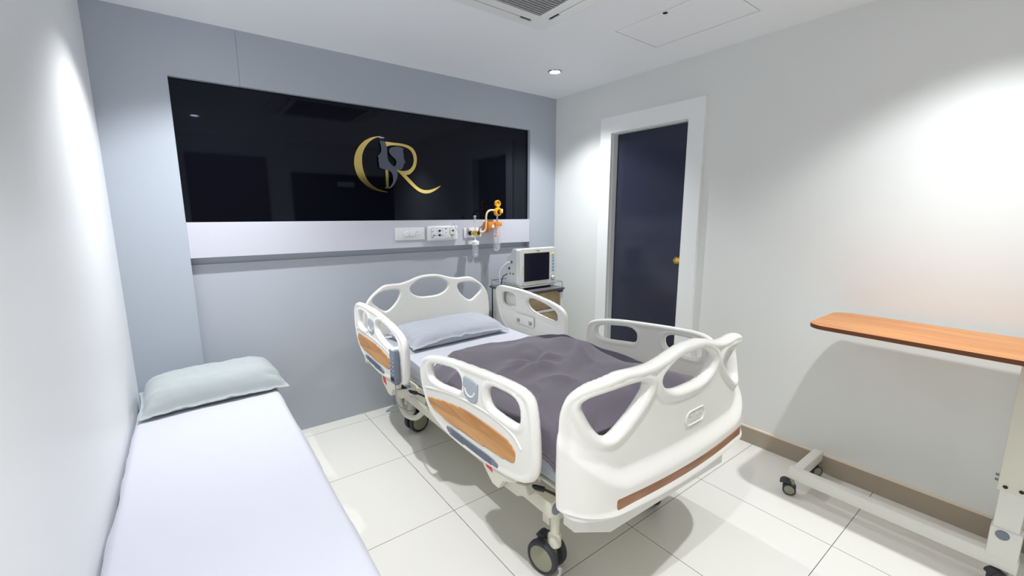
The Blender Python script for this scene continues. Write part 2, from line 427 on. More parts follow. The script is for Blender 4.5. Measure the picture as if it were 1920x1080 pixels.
# ceiling fittings
for i, (x, y) in enumerate(DOWNLIGHTS):
    lab = ['round recessed downlight in the ceiling near the corner by the door', 'round recessed downlight above the head of the cot',
           'round recessed downlight behind the camera on the left', 'round recessed downlight above the overbed table'][i]
    t = thing('downlight', (x, y, H), lab, 'light', 'recessed ceiling downlights')
    MB().lathe([(0.036, -0.001), (0.037, -0.007), (0.047, -0.005), (0.050, 0.0), (0.036, -0.0005)], (x, y, H), (0, 0, 1), 36).build('rim', 'chrome', t)
    MB().lathe([(0, -0.0035), (0.0355, -0.0035), (0.0355, -0.001), (0, -0.001)], (x, y, H), (0, 0, 1), 36).build('diffuser', 'emit', t)
# air conditioner cassette
ax1, ay1 = 1.958, -1.023; S_ = 0.95; ax0, ay0 = ax1-S_, ay1-S_
ac = thing('ceiling_air_conditioner', ((ax0+ax1)/2, (ay0+ay1)/2, H), 'square white cassette air conditioner in the ceiling', 'air conditioner')
zb = H-0.034
t = MB()
def frustum(mb, x0, x1, y0, y1, z0, i, z1, m=None):
    """square ring face from outer rect at z0 to inset rect at z1"""
    b = bmesh.new()
    A = [b.verts.new(c) for c in ((x0, y0, z0), (x1, y0, z0), (x1, y1, z0), (x0, y1, z0))]
    B = [b.verts.new(c) for c in ((x0+i, y0+i, z1), (x1-i, y0+i, z1), (x1-i, y1-i, z1), (x0+i, y1-i, z1))]
    for k in range(4): b.faces.new((A[k], A[(k+1) % 4], B[(k+1) % 4], B[k]))
    bmesh.ops.recalc_face_normals(b, faces=b.faces[:]); mb._merge(b, m)
frustum(t, ax0, ax1, ay0, ay1, H-0.0005, 0.0, H-0.010)
frustum(t, ax0, ax1, ay0, ay1, H-0.010, 0.045, zb)
sl = 0.105   # slot offset from the edge
# panel plate with slots left open: four corner plates + strips
def plate(x0, x1, y0, y1): t.box(x0, x1, y0, y1, zb, zb+0.006)
i0 = 0.045; s0, s1 = 0.092, 0.112; gi = 0.165; ca = 0.165   # inset of panel, slot band, grille inset, corner length
plate(ax0+i0, ax1-i0, ay1-s0, ay1-i0); plate(ax0+i0, ax1-i0, ay0+i0, ay0+s0)
plate(ax1-s0, ax1-i0, ay0+s0, ay1-s0); plate(ax0+i0, ax0+s0, ay0+s0, ay1-s0)
plate(ax0+s1, ax1-s1, ay1-gi, ay1-s1); plate(ax0+s1, ax1-s1, ay0+s1, ay0+gi)
plate(ax1-gi, ax1-s1, ay0+gi, ay1-gi); plate(ax0+s1, ax0+gi, ay0+gi, ay1-gi)
for sx in (0, 1):
    for sy in (0, 1):
        X0, X1 = ((ax0+s0, ax0+ca) if sx == 0 else (ax1-ca, ax1-s0)); Y0, Y1 = ((ay0+s0, ay0+ca) if sy == 0 else (ay1-ca, ay1-s0))
        t.box(X0, X1, Y0, Y1, zb+0.0002, zb+0.0062)
t.build('casing', 'white_pl', ac, smooth=False)
t = MB().box(ax0+0.05, ax1-0.05, ay0+0.05, ay1-0.05, zb+0.012, zb+0.02); t.build('duct_cavity', 'void', ac, smooth=False)
# flaps nearly filling each slot
for k in range(4):
    a0, a1 = (ax0+ca+0.075, ax1-ca-0.075)
    if k == 0: MB().box(a0, a1, ay1-s1+0.005, ay1-s0, zb-0.001, zb+0.003).build('flap', 'white_pl', ac, smooth=False)
    if k == 1: MB().box(a0, a1, ay0+s0, ay0+s1-0.005, zb-0.001, zb+0.003).build('flap', 'white_pl', ac, smooth=False)
    b0, b1 = (ay0+ca+0.075, ay1-ca-0.075)
    if k == 2: MB().box(ax1-s1+0.005, ax1-s0, b0, b1, zb-0.001, zb+0.003).build('flap', 'white_pl', ac, smooth=False)
    if k == 3: MB().box(ax0+s0, ax0+s1-0.005, b0, b1, zb-0.001, zb+0.003).build('flap', 'white_pl', ac, smooth=False)
g = MB(); n = 34
for k in range(n):
    yy = ay0+gi+(ay1-ay0-2*gi)*(k+0.5)/n
    g.box(ax0+gi, ax1-gi, yy-0.0050, yy+0.0050, zb+0.001, zb+0.006)
g.build('intake_grille', 'grille', ac, smooth=False)
# access hatch
hg = 0.0045
hp = MB().box(HX0+hg, HX1-hg*1.2, HY0+hg, HY1-hg, H+0.0005, H+0.006).build('ceiling_access_hatch', 'ceiling', smooth=False)
tag(hp, 'rectangular white access hatch flush in the ceiling', 'hatch')
MB().lathe([(0, -0.001), (0.012, -0.001), (0.013, 0.0005), (0, 0.0005)], (2.328, -1.535, H), (0, 0, 1), 20).build('lock', 'void', hp)

MB().box(HX0+0.0005, HX1-0.0005, HY0+0.0005, HY1-0.0005, H+0.0065, H+0.012).build('hatch_gap_shade', 'hatchgap', hp, smooth=False)  # solid dark plate above the panel; its colour paints the shade in the gap

# ------------------------------------------------------------------ the emblem on the glass
YG = 0.030
def logo_part(name, pts, m, parent, y0, y1, n=4, holes=()):
    o = MB().prism([tuple(p) for p in spline(pts, n)] if n > 1 else pts, 'y', y0, y1).build(name, m, parent, smooth=False)
    return o
lg = thing('wall_emblem', (1.54, YG, 1.58), 'gold letters C and R with two grey face profiles on the black glass', 'emblem')
Cc = [(1.417,1.953),(1.384,1.949),(1.348,1.938),(1.306,1.915),(1.270,1.881),(1.246,1.843),(1.232,1.805),(1.227,1.765),(1.230,1.735),(1.239,1.700),(1.257,1.665),(1.285,1.637),(1.320,1.612),(1.359,1.596),(1.400,1.586),(1.450,1.583),(1.413,1.594),(1.375,1.606),(1.340,1.628),(1.311,1.658),(1.294,1.696),(1.283,1.734),(1.280,1.775),(1.283,1.816),(1.295,1.852),(1.315,1.885),(1.341,1.914),(1.378,1.939)]
logo_part('letter_c', Cc, 'gold', lg, YG-0.010, YG)
logo_part('letter_r_stem', [(1.439,1.80),(1.459,1.80),(1.456,1.620),(1.465,1.612),(1.428,1.610),(1.438,1.620)], 'gold', lg, YG-0.010, YG, n=1)
Rb = [(1.441,1.920),(1.507,1.921),(1.562,1.920),(1.615,1.912),(1.650,1.893),(1.669,1.864),(1.676,1.828),(1.671,1.789),(1.658,1.757),(1.637,1.731),(1.613,1.713),(1.592,1.706),(1.623,1.674),(1.662,1.637),(1.696,1.616),(1.731,1.607),(1.779,1.612),(1.823,1.627),(1.862,1.643),(1.835,1.620),(1.797,1.598),(1.760,1.585),(1.718,1.584),(1.678,1.598),(1.638,1.626),(1.600,1.660),(1.562,1.697),(1.518,1.741),(1.548,1.735),(1.581,1.735),(1.615,1.747),(1.639,1.773),(1.651,1.808),(1.648,1.847),(1.632,1.876),(1.605,1.894),(1.561,1.903),(1.517,1.904),(1.480,1.900),(1.450,1.892)]
logo_part('letter_r_bowl', Rb, 'gold', lg, YG-0.010, YG)
fl = [(1.408,1.922),(1.441,1.922),(1.453,1.883),(1.455,1.854),(1.454,1.824),(1.461,1.795),(1.481,1.771),(1.507,1.755),(1.520,1.738),(1.524,1.713),(1.517,1.682),(1.502,1.651),(1.482,1.625),(1.465,1.612),(1.457,1.611),(1.474,1.630),(1.488,1.656),(1.491,1.681),(1.486,1.706),(1.471,1.728),(1.445,1.735),(1.424,1.738),(1.400,1.746),(1.394,1.756),(1.397,1.763),(1.392,1.770),(1.395,1.780),(1.390,1.787),(1.394,1.797),(1.391,1.802),(1.396,1.807),(1.388,1.819),(1.398,1.832),(1.412,1.850),(1.416,1.875),(1.412,1.899)]
logo_part('face_profile_left', fl, 'logo_grey', lg, YG-0.018, YG-0.0101, n=2)
fr_ = [(1.544,1.896),(1.563,1.890),(1.574,1.886),(1.569,1.868),(1.574,1.848),(1.573,1.823),(1.584,1.791),(1.572,1.782),(1.566,1.761),(1.551,1.743),(1.520,1.742),(1.502,1.757),(1.515,1.773),(1.520,1.794),(1.510,1.813),(1.487,1.831),(1.472,1.850),(1.470,1.870),(1.487,1.886),(1.517,1.895)]
logo_part('face_profile_right', fr_, 'logo_grey', lg, YG-0.018, YG-0.0101, n=2)

# ------------------------------------------------------------------ fittings on the white band (front at y=0.003)
YB = 0.001
s1_ = thing('switch_socket_plate', (1.59, YB, 1.247), 'white switch and socket plate, leftmost on the white band', 'switch')
MB().box(1.477, 1.704, YB-0.010, YB, 1.247, 1.337, bev=0.003).build('plate', 'switch', s1_)
MB().prism(rrect(1.540, 1.662, 1.271, 1.313, 0.018), 'y', YB-0.0125, YB-0.0098).build('module_surround', 'white_pl', s1_)
MB().box(1.580, 1.624, YB-0.018, YB-0.0124, 1.273, 1.311, bev=0.003).build('rocker', 'switch', s1_)
MB().lathe([(0, 0.010), (0.014, 0.010), (0.017, 0.006), (0.018, 0)], (1.560, YB-0.0124, 1.292), (0, -1, 0), 28).build('dimmer_knob', 'switch', s1_)
b = MB()
for dx, dz, r in ((0, 0.011, 0.0035), (-0.010, -0.010, 0.003), (0.010, -0.010, 0.003)):
    b.cyl((1.643+dx, YB-0.0132, 1.292+dz), (1.643+dx, YB-0.0120, 1.292+dz), r, 12)
b.build('socket_holes', 'void', s1_)
s2_ = thing('nurse_call_unit', (1.85, YB, 1.235), 'white bedhead unit with round sockets and a slim bar on its right', 'wall unit')
MB().box(1.722, 1.975, YB-0.028, YB, 1.236, 1.345, bev=0.008, seg=3).build('housing', 'white_pl', s2_)
MB().box(1.746, 1.950, YB-0.033, YB-0.0275, 1.254, 1.330, bev=0.006).build('fascia', 'switch', s2_)
for nm, x, z, m in (('red_socket', 1.930, 1.309, 'red_btn'), ('yellow_socket', 1.930, 1.277, 'yel_btn'), ('black_socket', 1.815, 1.309, 'black_plastic'), ('black_socket', 1.815, 1.277, 'black_plastic')):
    MB().lathe([(0, 0.003), (0.006, 0.004), (0.0085, 0.003), (0.0085, 0)], (x, YB-0.033, z), (0, -1, 0), 20).build(nm, m, s2_)
for x, z, w in ((1.800, 1.309, .003), (1.800, 1.277, .003), (1.914, 1.309, .003), (1.914, 1.277, .003), (1.868, 1.322, .007), (1.77, 1.275, .009), (1.758, 1.262, .006), (1.868, 1.294, .0025)):
    MB().box(x-w, x+w, YB-0.0335, YB-0.0328, z-0.0028, z+0.0028).build('marking', 'black_plastic', s2_, smooth=False)
for x, z in ((1.836, 1.309), (1.836, 1.277), (1.757, 1.305)): MB().box(x-0.009, x+0.009, YB-0.0335, YB-0.0328, z-0.0015, z+0.0015).build('small_print', 'print_grey', s2_, smooth=False)
MB().tube([(1.925, YB-0.055, 1.363), (1.962, YB-0.062, 1.292)], 0.0022, 8).tube([(1.925, YB-0.055, 1.363), (1.925, YB-0.02, 1.335)], 0.0018, 8).tube([(1.885, YB-0.05, 1.305), (1.905, YB-0.055, 1.255), (1.930, YB-0.055, 1.262)], 0.0018, 8).build('slim_bar', 'grey_lt', s2_)
s3_ = thing('gas_outlet_plate', (2.12, YB, 1.246), 'white plate with two round medical gas outlets on the band', 'gas outlet')
MB().box(2.040, 2.205, YB-0.012, YB, 1.246, 1.325, bev=0.006).build('plate', 'switch', s3_)
for x in (2.087, 2.163):
    MB().lathe([(0.020, 0), (0.023, 0.004), (0.023, 0.008), (0.018, 0.010), (0.016, 0.012)], (x, YB-0.012, 1.285), (0, -1, 0), 28).build('outlet_ring', 'chrome' if x < 2.1 else 'brass', s3_)
    MB().lathe([(0.016, 0.002), (0.017, 0.012), (0.010, 0.016), (0.009, 0.008), (0, 0.008)], (x, YB-0.012, 1.285), (0, -1, 0), 24).build('outlet_valve', 'black_plastic', s3_)
# oxygen flowmeter + humidifier jar
yf = YB-0.058; xf = 2.112
f_ = thing('oxygen_flowmeter', (xf, YB, 1.10), 'clear flowmeter tube and humidifier jar plugged into the left gas outlet', 'flowmeter')
MB().cyl((2.093, YB-0.022, 1.285), (2.100, yf, 1.285), 0.009, 16).build('inlet_stem', 'brass', f_)
MB().box(xf-0.017, xf+0.015, yf-0.014, yf+0.014, 1.268, 1.302, bev=0.004).build('valve_block', 'brass', f_)
MB().lathe([(0.010, 0), (0.013, 0.004), (0.013, 0.022), (0.011, 0.026), (0, 0.026)], (xf+0.015, yf, 1.285), (1, 0, 0), 20).build('flow_knob', 'black_plastic', f_)
MB().lathe([(0, 0), (0.0095, 0), (0.0095, 0.105), (0.0085, 0.105), (0.0085, 0.002), (0, 0.002)], (xf, yf, 1.304), (0, 0, 1), 20).build('flow_tube', 'clear', f_)
MB().lathe([(0, 0.104), (0.011, 0.104), (0.011, 0.114), (0.004, 0.118), (0, 0.118)], (xf, yf, 1.304), (0, 0, 1), 20).build('tube_cap', 'grey_lt', f_)
MB().lathe([(0.005, 0.068), (0.005, 0.030), (0.020, 0.024), (0.030, 0.018), (0.031, -0.004), (0.027, -0.008), (0, -0.008)], (xf, yf, 1.2), (0, 0, 1), 28).tube([(xf-0.02, yf, 1.214), (xf-0.043, yf, 1.207), (xf-0.047, yf, 1.198)], 0.005, 10).build('jar_lid', 'white_pl', f_)
MB().lathe([(0.026, 0.191), (0.026, 0.105), (0.020, 0.095), (0, 0.095), (0, 0.098), (0.019, 0.098), (0.024, 0.106), (0.024, 0.191)], (xf, yf, 1.0), (0, 0, 1), 28).build('humidifier_jar', 'clear', f_)
MB().tube([(xf+0.004, yf, 1.195), (xf+0.004, yf, 1.118)], 0.003, 8).lathe([(0, 0), (0.008, 0), (0.010, 0.006), (0.006, 0.014), (0, 0.014)], (xf+0.004, yf, 1.108)).build('diffuser_tube', 'white_pl', f_)
# suction regulator with bottle
xv = 2.315; yv = YB-0.07
v_ = thing('suction_regulator', (xv, YB, 1.12), 'orange suction regulator with gauge and clear bottle on the band', 'suction unit')
MB().box(2.228, 2.262, YB-0.03, YB, 1.285, 1.372, bev=0.006).box(2.228, 2.330, yv-0.008, YB-0.02, 1.315, 1.370, bev=0.006).box(2.285, 2.352, yv-0.022, yv+0.02, 1.335, 1.368, bev=0.005).build('wall_bracket', 'orange_dk', v_)
MB().box(2.262, 2.285, yv-0.0095, yv-0.008, 1.325, 1.348).build('bracket_label', 'white_pl', v_, smooth=False)
MB().lathe([(0, 0.0), (0.030, 0.0), (0.034, 0.006), (0.034, 0.030), (0.029, 0.036), (0, 0.036)], (xv+0.008, yv+0.018, 1.452), (0, -1, 0), 32).build('regulator_body', 'orange', v_)
MB().lathe([(0.018, 0), (0.018, 0.004), (0.013, 0.005), (0.013, 0.02), (0, 0.02)], (xv+0.010, yv-0.018, 1.450), (0, -1, 0), 24).build('regulator_dial', 'black_plastic', v_)
MB().lathe([(0.011, 0), (0.012, 0.012), (0.009, 0.016), (0, 0.016)], (xv+0.010, yv-0.038, 1.450), (0, -1, 0), 20).build('control_knob', 'orange', v_)
g_ = MB().lathe([(0, 0), (0.024, 0), (0.027, 0.004), (0.027, 0.020), (0.024, 0.023), (0.021, 0.021), (0, 0.021)], (xv+0.008, yv+0.012, 1.516), (0, -1, 0), 32).cyl((xv+0.008, yv, 1.48), (xv+0.008, yv, 1.495), 0.008).build('vacuum_gauge', 'orange', v_)
MB().tube([(xv-0.006, yv-0.0105, 1.508), (xv-0.005, yv-0.0105, 1.522), (xv+0.006, yv-0.0105, 1.530), (xv+0.018, yv-0.0105, 1.524), (xv+0.020, yv-0.0105, 1.508)], 0.0016, 6).tube([(xv+0.008, yv-0.0105, 1.516), (xv+0.012, yv-0.0105, 1.527)], 0.0014, 6).build('gauge_dial_marks', 'black_plastic', g_)
MB().box(xv+0.044, xv+0.058, yv-0.006, yv+0.01, 1.440, 1.474, bev=0.003).cyl((xv+0.036, yv, 1.457), (xv+0.048, yv, 1.457), 0.005).build('toggle_lever', 'white_pl', v_)
MB().cyl((xv+0.0, yv, 1.366), (xv+0.004, yv, 1.420), 0.0075).build('stem', 'chrome', v_)
MB().lathe([(0.030, 0.225), (0.030, 0.050), (0.026, 0.030), (0.012, 0.018), (0, 0.016), (0, 0.019), (0.011, 0.021), (0.024, 0.032), (0.028, 0.051), (0.028, 0.225)], (xv-0.004, yv, 1.115), (0, 0, 1), 28).build('collection_bottle', 'clear', v_)
MB().tube([(xv-0.004, yv, 1.34), (xv-0.004, yv, 1.262)], 0.006, 10).lathe([(0, 0), (0.019, 0), (0.020, 0.008), (0.012, 0.018), (0, 0.020)], (xv-0.004, yv, 1.252)).build('float_valve', 'orange_dk', v_)
b = MB()
for k in range(4): b.box(xv-0.020, xv-0.006+0.006*(k % 2), yv-0.0308, yv-0.0300, 1.195+0.014*k, 1.198+0.014*k)
b.build('bottle_scale', 'print_grey', v_, smooth=False)
MB().tube(bez_tube([(2.163, YB-0.024, 1.285), (2.172, YB-0.05, 1.288), (2.205, YB-0.06, 1.305), (2.213, YB-0.065, 1.36), (2.213, YB-0.067, 1.415), (2.225, YB-0.069, 1.448), (2.255, YB-0.07, 1.463), (2.292, YB-0.07, 1.462)], 8), 0.0078, 12).build('hose', 'hose', v_)

# ------------------------------------------------------------------ castor builder
def castor(parent, x, y, zt, R=0.07, rot=0.0, twin=True, wt=0.030, gap=0.034, name='castor', hubm='hub', off=0.03):
    """stem at (x,y) up to zt; wheel trails by off in direction rot"""
    root = MB(); d = Vector((math.cos(rot), math.sin(rot), 0)); a = Vector((-d.y, d.x, 0))
    c = Vector((x, y, 0))+d*off; c.z = R
    zs = min(R*2+0.015, zt-0.01)
    root.lathe([(0, zt), (0.5*gap, zt), (0.55*gap, zs), (0.6*gap, R*1.2), (0.42*gap, R*0.6), (0, R*0.6)], (x+d.x*off*0.4, y+d.y*off*0.4, 0), (0, 0, 1), 20)
    o = root.build(name, hubm, parent)
    for s in ((-1, 1) if twin else (1,)):
        w0 = c+a*s*(gap*0.5 if twin else -wt/2)
        w = MB(); w.lathe([(R*0.62, 0), (R*0.9, 0), (R, wt*0.25), (R, wt*0.75), (R*0.92, wt), (R*0.80, wt), (R*0.78, wt*0.9), (R*0.62, wt*0.9)], w0, a*s, 36)
        w.build('tyre', 'rubber', o)
        w = MB(); w.lathe([(0, 0.002), (R*0.66, 0.002), (R*0.70, wt*0.93), (R*0.76, wt*0.95), (R*0.6, wt*1.05), (0, wt*1.08)], w0, a*s, 32)
        w.build('wheel_disc', hubm, o)
    if twin:
        k = MB(); k.prism([(0, 0), (0.03, 0.006), (0.045, -0.004), (0.05, -0.016), (0.02, -0.012), (0, -0.01)], 'y', -0.02, 0.02, bev=0.002)
        mt = Matrix.Translation(c-d*0.005+Vector((0, 0, R+0.012)))@Matrix.Rotation(rot, 4, 'Z'); k.b.transform(mt)
        k.build('brake_pedal', 'rubber', o)
    return o

# ------------------------------------------------------------------ the hospital bed
XC = 1.680
bed = thing('hospital_bed', (XC, -1.13, 0), 'cream plastic hospital bed with wood inlays on castors in mid room', 'bed')
def sym(right):
    """right half of an outline from top centre clockwise -> full outline about u=0"""
    r = list(right); l = [(-u, v) for u, v in r if abs(u) > 1e-6][::-1]
    return r+l
head_top = [(0, .998), (.055, .996), (.11, .984), (.165, .967), (.225, .955), (.285, .956), (.345, .952), (.40, .922), (.455, .876), (.492, .815), (.506, .73), (.508, .60), (.508, .48), (.490, .430), (.40, .415), (.2, .41)]
mid_hole = lambda k=1.0, dz=0, s=1.0: spline([(k*u, .905+dz+(v-.905)*s) for u, v in [(0, .972), (.075, .964), (.13, .935), (.152, .905), (.13, .868), (.075, .843), (0, .838), (-.075, .843), (-.13, .868), (-.152, .905), (-.13, .935), (-.075, .964)]], 6)
side_hole = [(.232, .885), (.245, .907), (.30, .913), (.375, .904), (.425, .872), (.432, .845), (.40, .810), (.365, .782), (.335, .773), (.30, .790), (.255, .835)]
# headboard: lightly bowed towards the wall
YH = -0.095
def map_head(u, v, w): return np.stack([XC+u, YH-0.03*(u/0.5)**2-w, v], axis=-1)
shell('headboard', spline(sym(head_top), 6), [mid_hole(), spline(side_hole, 6), spline([(-u, v) for u, v in side_hole], 6)], map_head, tround(0.016, 0.0125), 'plastic', bed, h=0.007)
# footboard: U-shaped in plan, bulging lower half
UC, RC, YF = 0.375, 0.135, -2.135
def foot_path(u):
    a = np.abs(u); s = np.sign(u)
    th = np.clip((a-UC)/RC, 0, PI/2*0.93); ext = np.maximum(a-UC-RC*PI/2*0.93, 0)
    x = np.minimum(a, UC)+RC*np.sin(th)+ext*np.cos(th); y = RC*(1-np.cos(th))+ext*np.sin(th)
    bow = 0.022*np.clip(1-(a/UC)**2, -0.5, 1)
    return XC+s*x, YF-bow+y, -np.sin(th)*-s, -np.cos(th)
def smooth(a, b, x): t = np.clip((x-a)/(b-a), 0, 1); return t*t*(3-2*t)
def map_foot(u, v, w):
    x, y, nx, ny = foot_path(u)
    return np.stack([x+nx*w, y+ny*w, v], axis=-1)
def foot_bulge(u, v):
    a = np.abs(u)
    zr = 0.600+0.150*smooth(0.34, 0.57, a)            # shelf line rises to the corners
    b = 0.034*smooth(0.026, -0.036, v-zr)*(0.15+0.85*smooth(0.575, 0.45, a))
    b = b-0.010*smooth(0.494, 0.489, v)-0.010*smooth(0.486, 0.465, v)*smooth(0.50, 0.42, a)
    return b
foot_out = [(0, .985), (.055, .983), (.11, .972), (.165, .957), (.225, .946), (.285, .944), (.36, .946), (.43, .930), (.49, .903), (.530, .860), (.547, .79), (.550, .65), (.549, .53), (.541, .486), (.50, .463), (.42, .468), (.34, .476), (.2, .478)]
foot_side = [(.238, .862), (.252, .890), (.31, .898), (.40, .892), (.460, .870), (.480, .842), (.462, .798), (.432, .752), (.402, .737), (.362, .752), (.290, .806)]
shell('footboard', spline(sym(foot_out), 6), [mid_hole(1.13, -0.022, 0.95), spline(foot_side, 6), spline([(-u, v) for u, v in foot_side], 6)], map_foot,
      tround(0.027, 0.016, 0.0175, 0.03), 'plastic', bed, h=0.006, wf=foot_bulge)
fb = bed.children[-1] if False else [c for c in bed.children if c.name.startswith('footboard')][0]
FT = 0.0175
shell('wood_inlay', rrect(-0.395, 0.405, 0.496, 0.548, 0.004, 2), [], map_foot, tround(0.004, 0.004), 'wood_foot', fb, h=0.012, wf=lambda u, v: foot_bulge(u, v)+FT-0.0015)
badge = rrect(-0.020, 0.115, 0.660, 0.722, 0.030, 8)
shell('maker_badge', badge, [rrect(-0.012, 0.107, 0.667, 0.715, 0.024, 8)], map_foot, tround(0.004, 0.004), 'plastic', fb, h=0.004, wf=lambda u, v: foot_bulge(u, v)+FT+0.001)
for z, wd, x0 in ((0.679, 0.080, 0.008), (0.686, 0.088, 0.004)):
    shell('badge_line', rrect(x0, x0+wd, z-0.0014, z+0.0014, 0.0012, 2), [], map_foot, tround(0.0022, 0.0014), 'plastic', fb, h=0.0028, wf=lambda u, v: foot_bulge(u, v)+FT)
def text_obj(name, body, size, m, parent, mtx, depth=0.001):
    cu = bpy.data.curves.new(name, 'FONT'); cu.body = body; cu.size = size; cu.extrude = depth; cu.align_x = 'CENTER'; cu.align_y = 'CENTER'
    o = bpy.data.objects.new('tmp', cu); COL.objects.link(o); bpy.context.view_layer.update()
    me = bpy.data.meshes.new_from_object(o.evaluated_get(bpy.context.evaluated_depsgraph_get())); bpy.data.objects.remove(o)
    me.transform(mtx); me.name = name; return finish(name, me, m, parent, smooth=False)
def facing(loc, xdir, ydir):
    x = Vector(xdir).normalized(); y = Vector(ydir).normalized(); m = Matrix((x, y, x.cross(y))).transposed().to_4x4(); m.translation = Vector(loc); return m
text_obj('badge_lettering', 'MEDICAL', 0.022, 'plastic', fb, facing((XC+0.048, YF-0.0225-FT-0.001, 0.700), (1, 0, 0), (0, 0, 1)))

# side rails: outlines as (s, z), s = distance from the bed's head along its length
rail_head_o = [(.172, .825), (.190, .863), (.235, .882), (.36, .887), (.54, .882), (.70, .864), (.84, .842), (.925, .815), (.968, .772), (.978, .70), (.968, .61), (.945, .564), (.89, .545), (.77, .527), (.65, .508), (.52, .509), (.37, .532), (.275, .574), (.215, .650), (.182, .745)]
rail_head_h = [[(.258, .800), (.275, .830), (.33, .838), (.41, .832), (.432, .800), (.425, .755), (.39, .738), (.31, .736), (.262, .752)],
               [(.565, .800), (.59, .828), (.66, .832), (.78, .812), (.87, .780), (.892, .745), (.875, .716), (.80, .718), (.66, .738), (.585, .765)]]
rail_foot_o = [(1.152, .730), (1.180, .775), (1.26, .806), (1.40, .832), (1.59, .850), (1.76, .862), (1.875, .865), (1.945, .850), (1.975, .805), (1.993, .72), (1.997, .64), (1.984, .580), (1.945, .540), (1.88, .512), (1.75, .488), (1.58, .474), (1.42, .472), (1.30, .492), (1.220, .530), (1.175, .60), (1.152, .67)]
rail_foot_h = [[(1.238, .735), (1.262, .765), (1.35, .785), (1.47, .800), (1.520, .785), (1.532, .755), (1.515, .722), (1.45, .712), (1.33, .698), (1.255, .703)],
               [(1.705, .790), (1.735, .813), (1.80, .820), (1.865, .818), (1.900, .798), (1.908, .752), (1.885, .730), (1.81, .728), (1.74, .733), (1.708, .755)]]
def rail(side, outer, holes, name, label, wood_o, strip_o, pan_o, groove):
    X = 1.128 if side < 0 else 2*XC-1.128
    def mp(s, z, w): return np.stack([X+side*w+side*0.010*np.sin(np.clip((z-.5)/.38, 0, 1)*PI), -s, z], axis=-1)
    def grv(u, v):      # moulded recess line under the hand grips
        return 0*u
    r = shell(name, spline(outer, 6), [spline(h_, 6) for h_ in holes], mp, tround(0.0185, 0.015, 0.0145, 0.02), 'plastic', bed, h=0.007)
    r['label'] = label
    T = 0.0145
    shell('wood_inlay', spline(wood_o, 5), [], mp, tround(0.004, 0.003), 'wood_bed', r, h=0.012, wf=lambda u, v: 0*u+T-0.001)
    so = spline(strip_o, 5)
    shell('slotted_strip', so, [], mp, tround(0.004, 0.003), 'grey_plastic', r, h=0.008, wf=lambda u, v: 0*u+T-0.0005)
    (x0, z0), (x1, z1) = strip_o[0], strip_o[len(strip_o)//2]
    g = MB()
    for k in (-1, 0, 1):
        pts = [mp(np.array(a), np.array(b), np.array(T+0.003)).tolist() for a, b in ((x0+0.05, z0+0.003+k*0.010), (x1-0.045, z1+k*0.010))]
        MB().tube(pts, 0.0022, 6).build('strip_slot', 'slot', r)
    po = spline(pan_o, 5)
    shell('control_panel', po, [], mp, tround(0.004, 0.004), 'grey_lt', r, h=0.008, wf=lambda u, v: 0*u+T+0.001)
    c = np.mean(np.array(pan_o), axis=0)
    ring = [mp(np.array(c[0]+0.028*math.sin(a)*1.3), np.array(c[1]+0.008-0.034*math.cos(a)), np.array(T+0.004)).tolist() for a in np.linspace(-1.3, 1.3, 12)]
    MB().tube(ring, 0.004, 6).build('panel_ring', 'white_pl', r)
    # moulded bead above the inlay
    bead = [mp(np.array(a), np.array(b), np.array(T)).tolist() for a, b in spline(groove, 6, closed=False)]
    MB().tube(bead, 0.004, 8).build('moulded_bead', 'plastic', r)
    return r
wood_h = [(.236, .662), (.262, .690), (.40, .694), (.56, .690), (.70, .672), (.79, .645), (.815, .610), (.77, .588), (.64, .583), (.44, .587), (.30, .600), (.250, .628)]
strip_h = [(.350, .562), (.372, .575), (.50, .569), (.62, .563), (.660, .554), (.666, .541), (.645, .531), (.50, .531), (.375, .545)]
pan_h = [(.446, .818), (.452, .823), (.50, .824), (.536, .817), (.541, .810), (.542, .780), (.538, .750), (.520, .737), (.492, .733), (.463, .738), (.449, .753), (.445, .780)]
bead_h = [(.225, .712), (.30, .722), (.45, .716), (.60, .708), (.75, .690), (.86, .655), (.90, .62)]
wood_f = [(1.212, .588), (1.245, .606), (1.40, .640), (1.56, .664), (1.70, .668), (1.83, .662), (1.885, .635), (1.885, .600), (1.855, .574), (1.72, .558), (1.54, .545), (1.38, .541), (1.26, .555)]
strip_f = [(1.385, .508), (1.405, .526), (1.56, .531), (1.72, .536), (1.768, .530), (1.778, .517), (1.765, .503), (1.60, .492), (1.44, .488), (1.395, .494)]
pan_f = [(1.548, .797), (1.552, .801), (1.60, .803), (1.650, .797), (1.655, .792), (1.656, .760), (1.652, .730), (1.635, .715), (1.60, .711), (1.568, .717), (1.553, .733), (1.548, .760)]
bead_f = [(1.205, .640), (1.30, .662), (1.45, .690), (1.60, .705), (1.75, .708), (1.87, .690), (1.92, .655)]
rail(-1, rail_head_o, rail_head_h, 'side_rail', 'left side rail at the head, holding the remote', wood_h, strip_h, pan_h, bead_h)
rail(-1, rail_foot_o, rail_foot_h, 'side_rail', 'left side rail at the foot', wood_f, strip_f, pan_f, bead_f)
rr = rail(1, rail_head_o, rail_head_h, 'side_rail', 'right side rail at the head', wood_h, strip_h, pan_h, bead_h)
# latch window on the inner face of the far rail
XI = 2*XC-1.128-0.0185
lt = MB(); lt.box(XI-0.002, XI+0.006, -0.66, -0.44, 0.625, 0.700, bev=0.001); lt.build('latch_cover', 'plastic', rr)
for y0 in (-0.505, -0.645): MB().box(XI-0.004, XI+0.002, y0, y0+0.038, 0.635, 0.665, bev=0.002).box(XI-0.012, XI-0.003, y0+0.008, y0+0.018, 0.642, 0.660, bev=0.003, m=None).build('latch', 'grey_lt', rr)
rail(1, rail_foot_o, rail_foot_h, 'side_rail', 'right side rail at the foot', wood_f, strip_f, pan_f, bead_f)
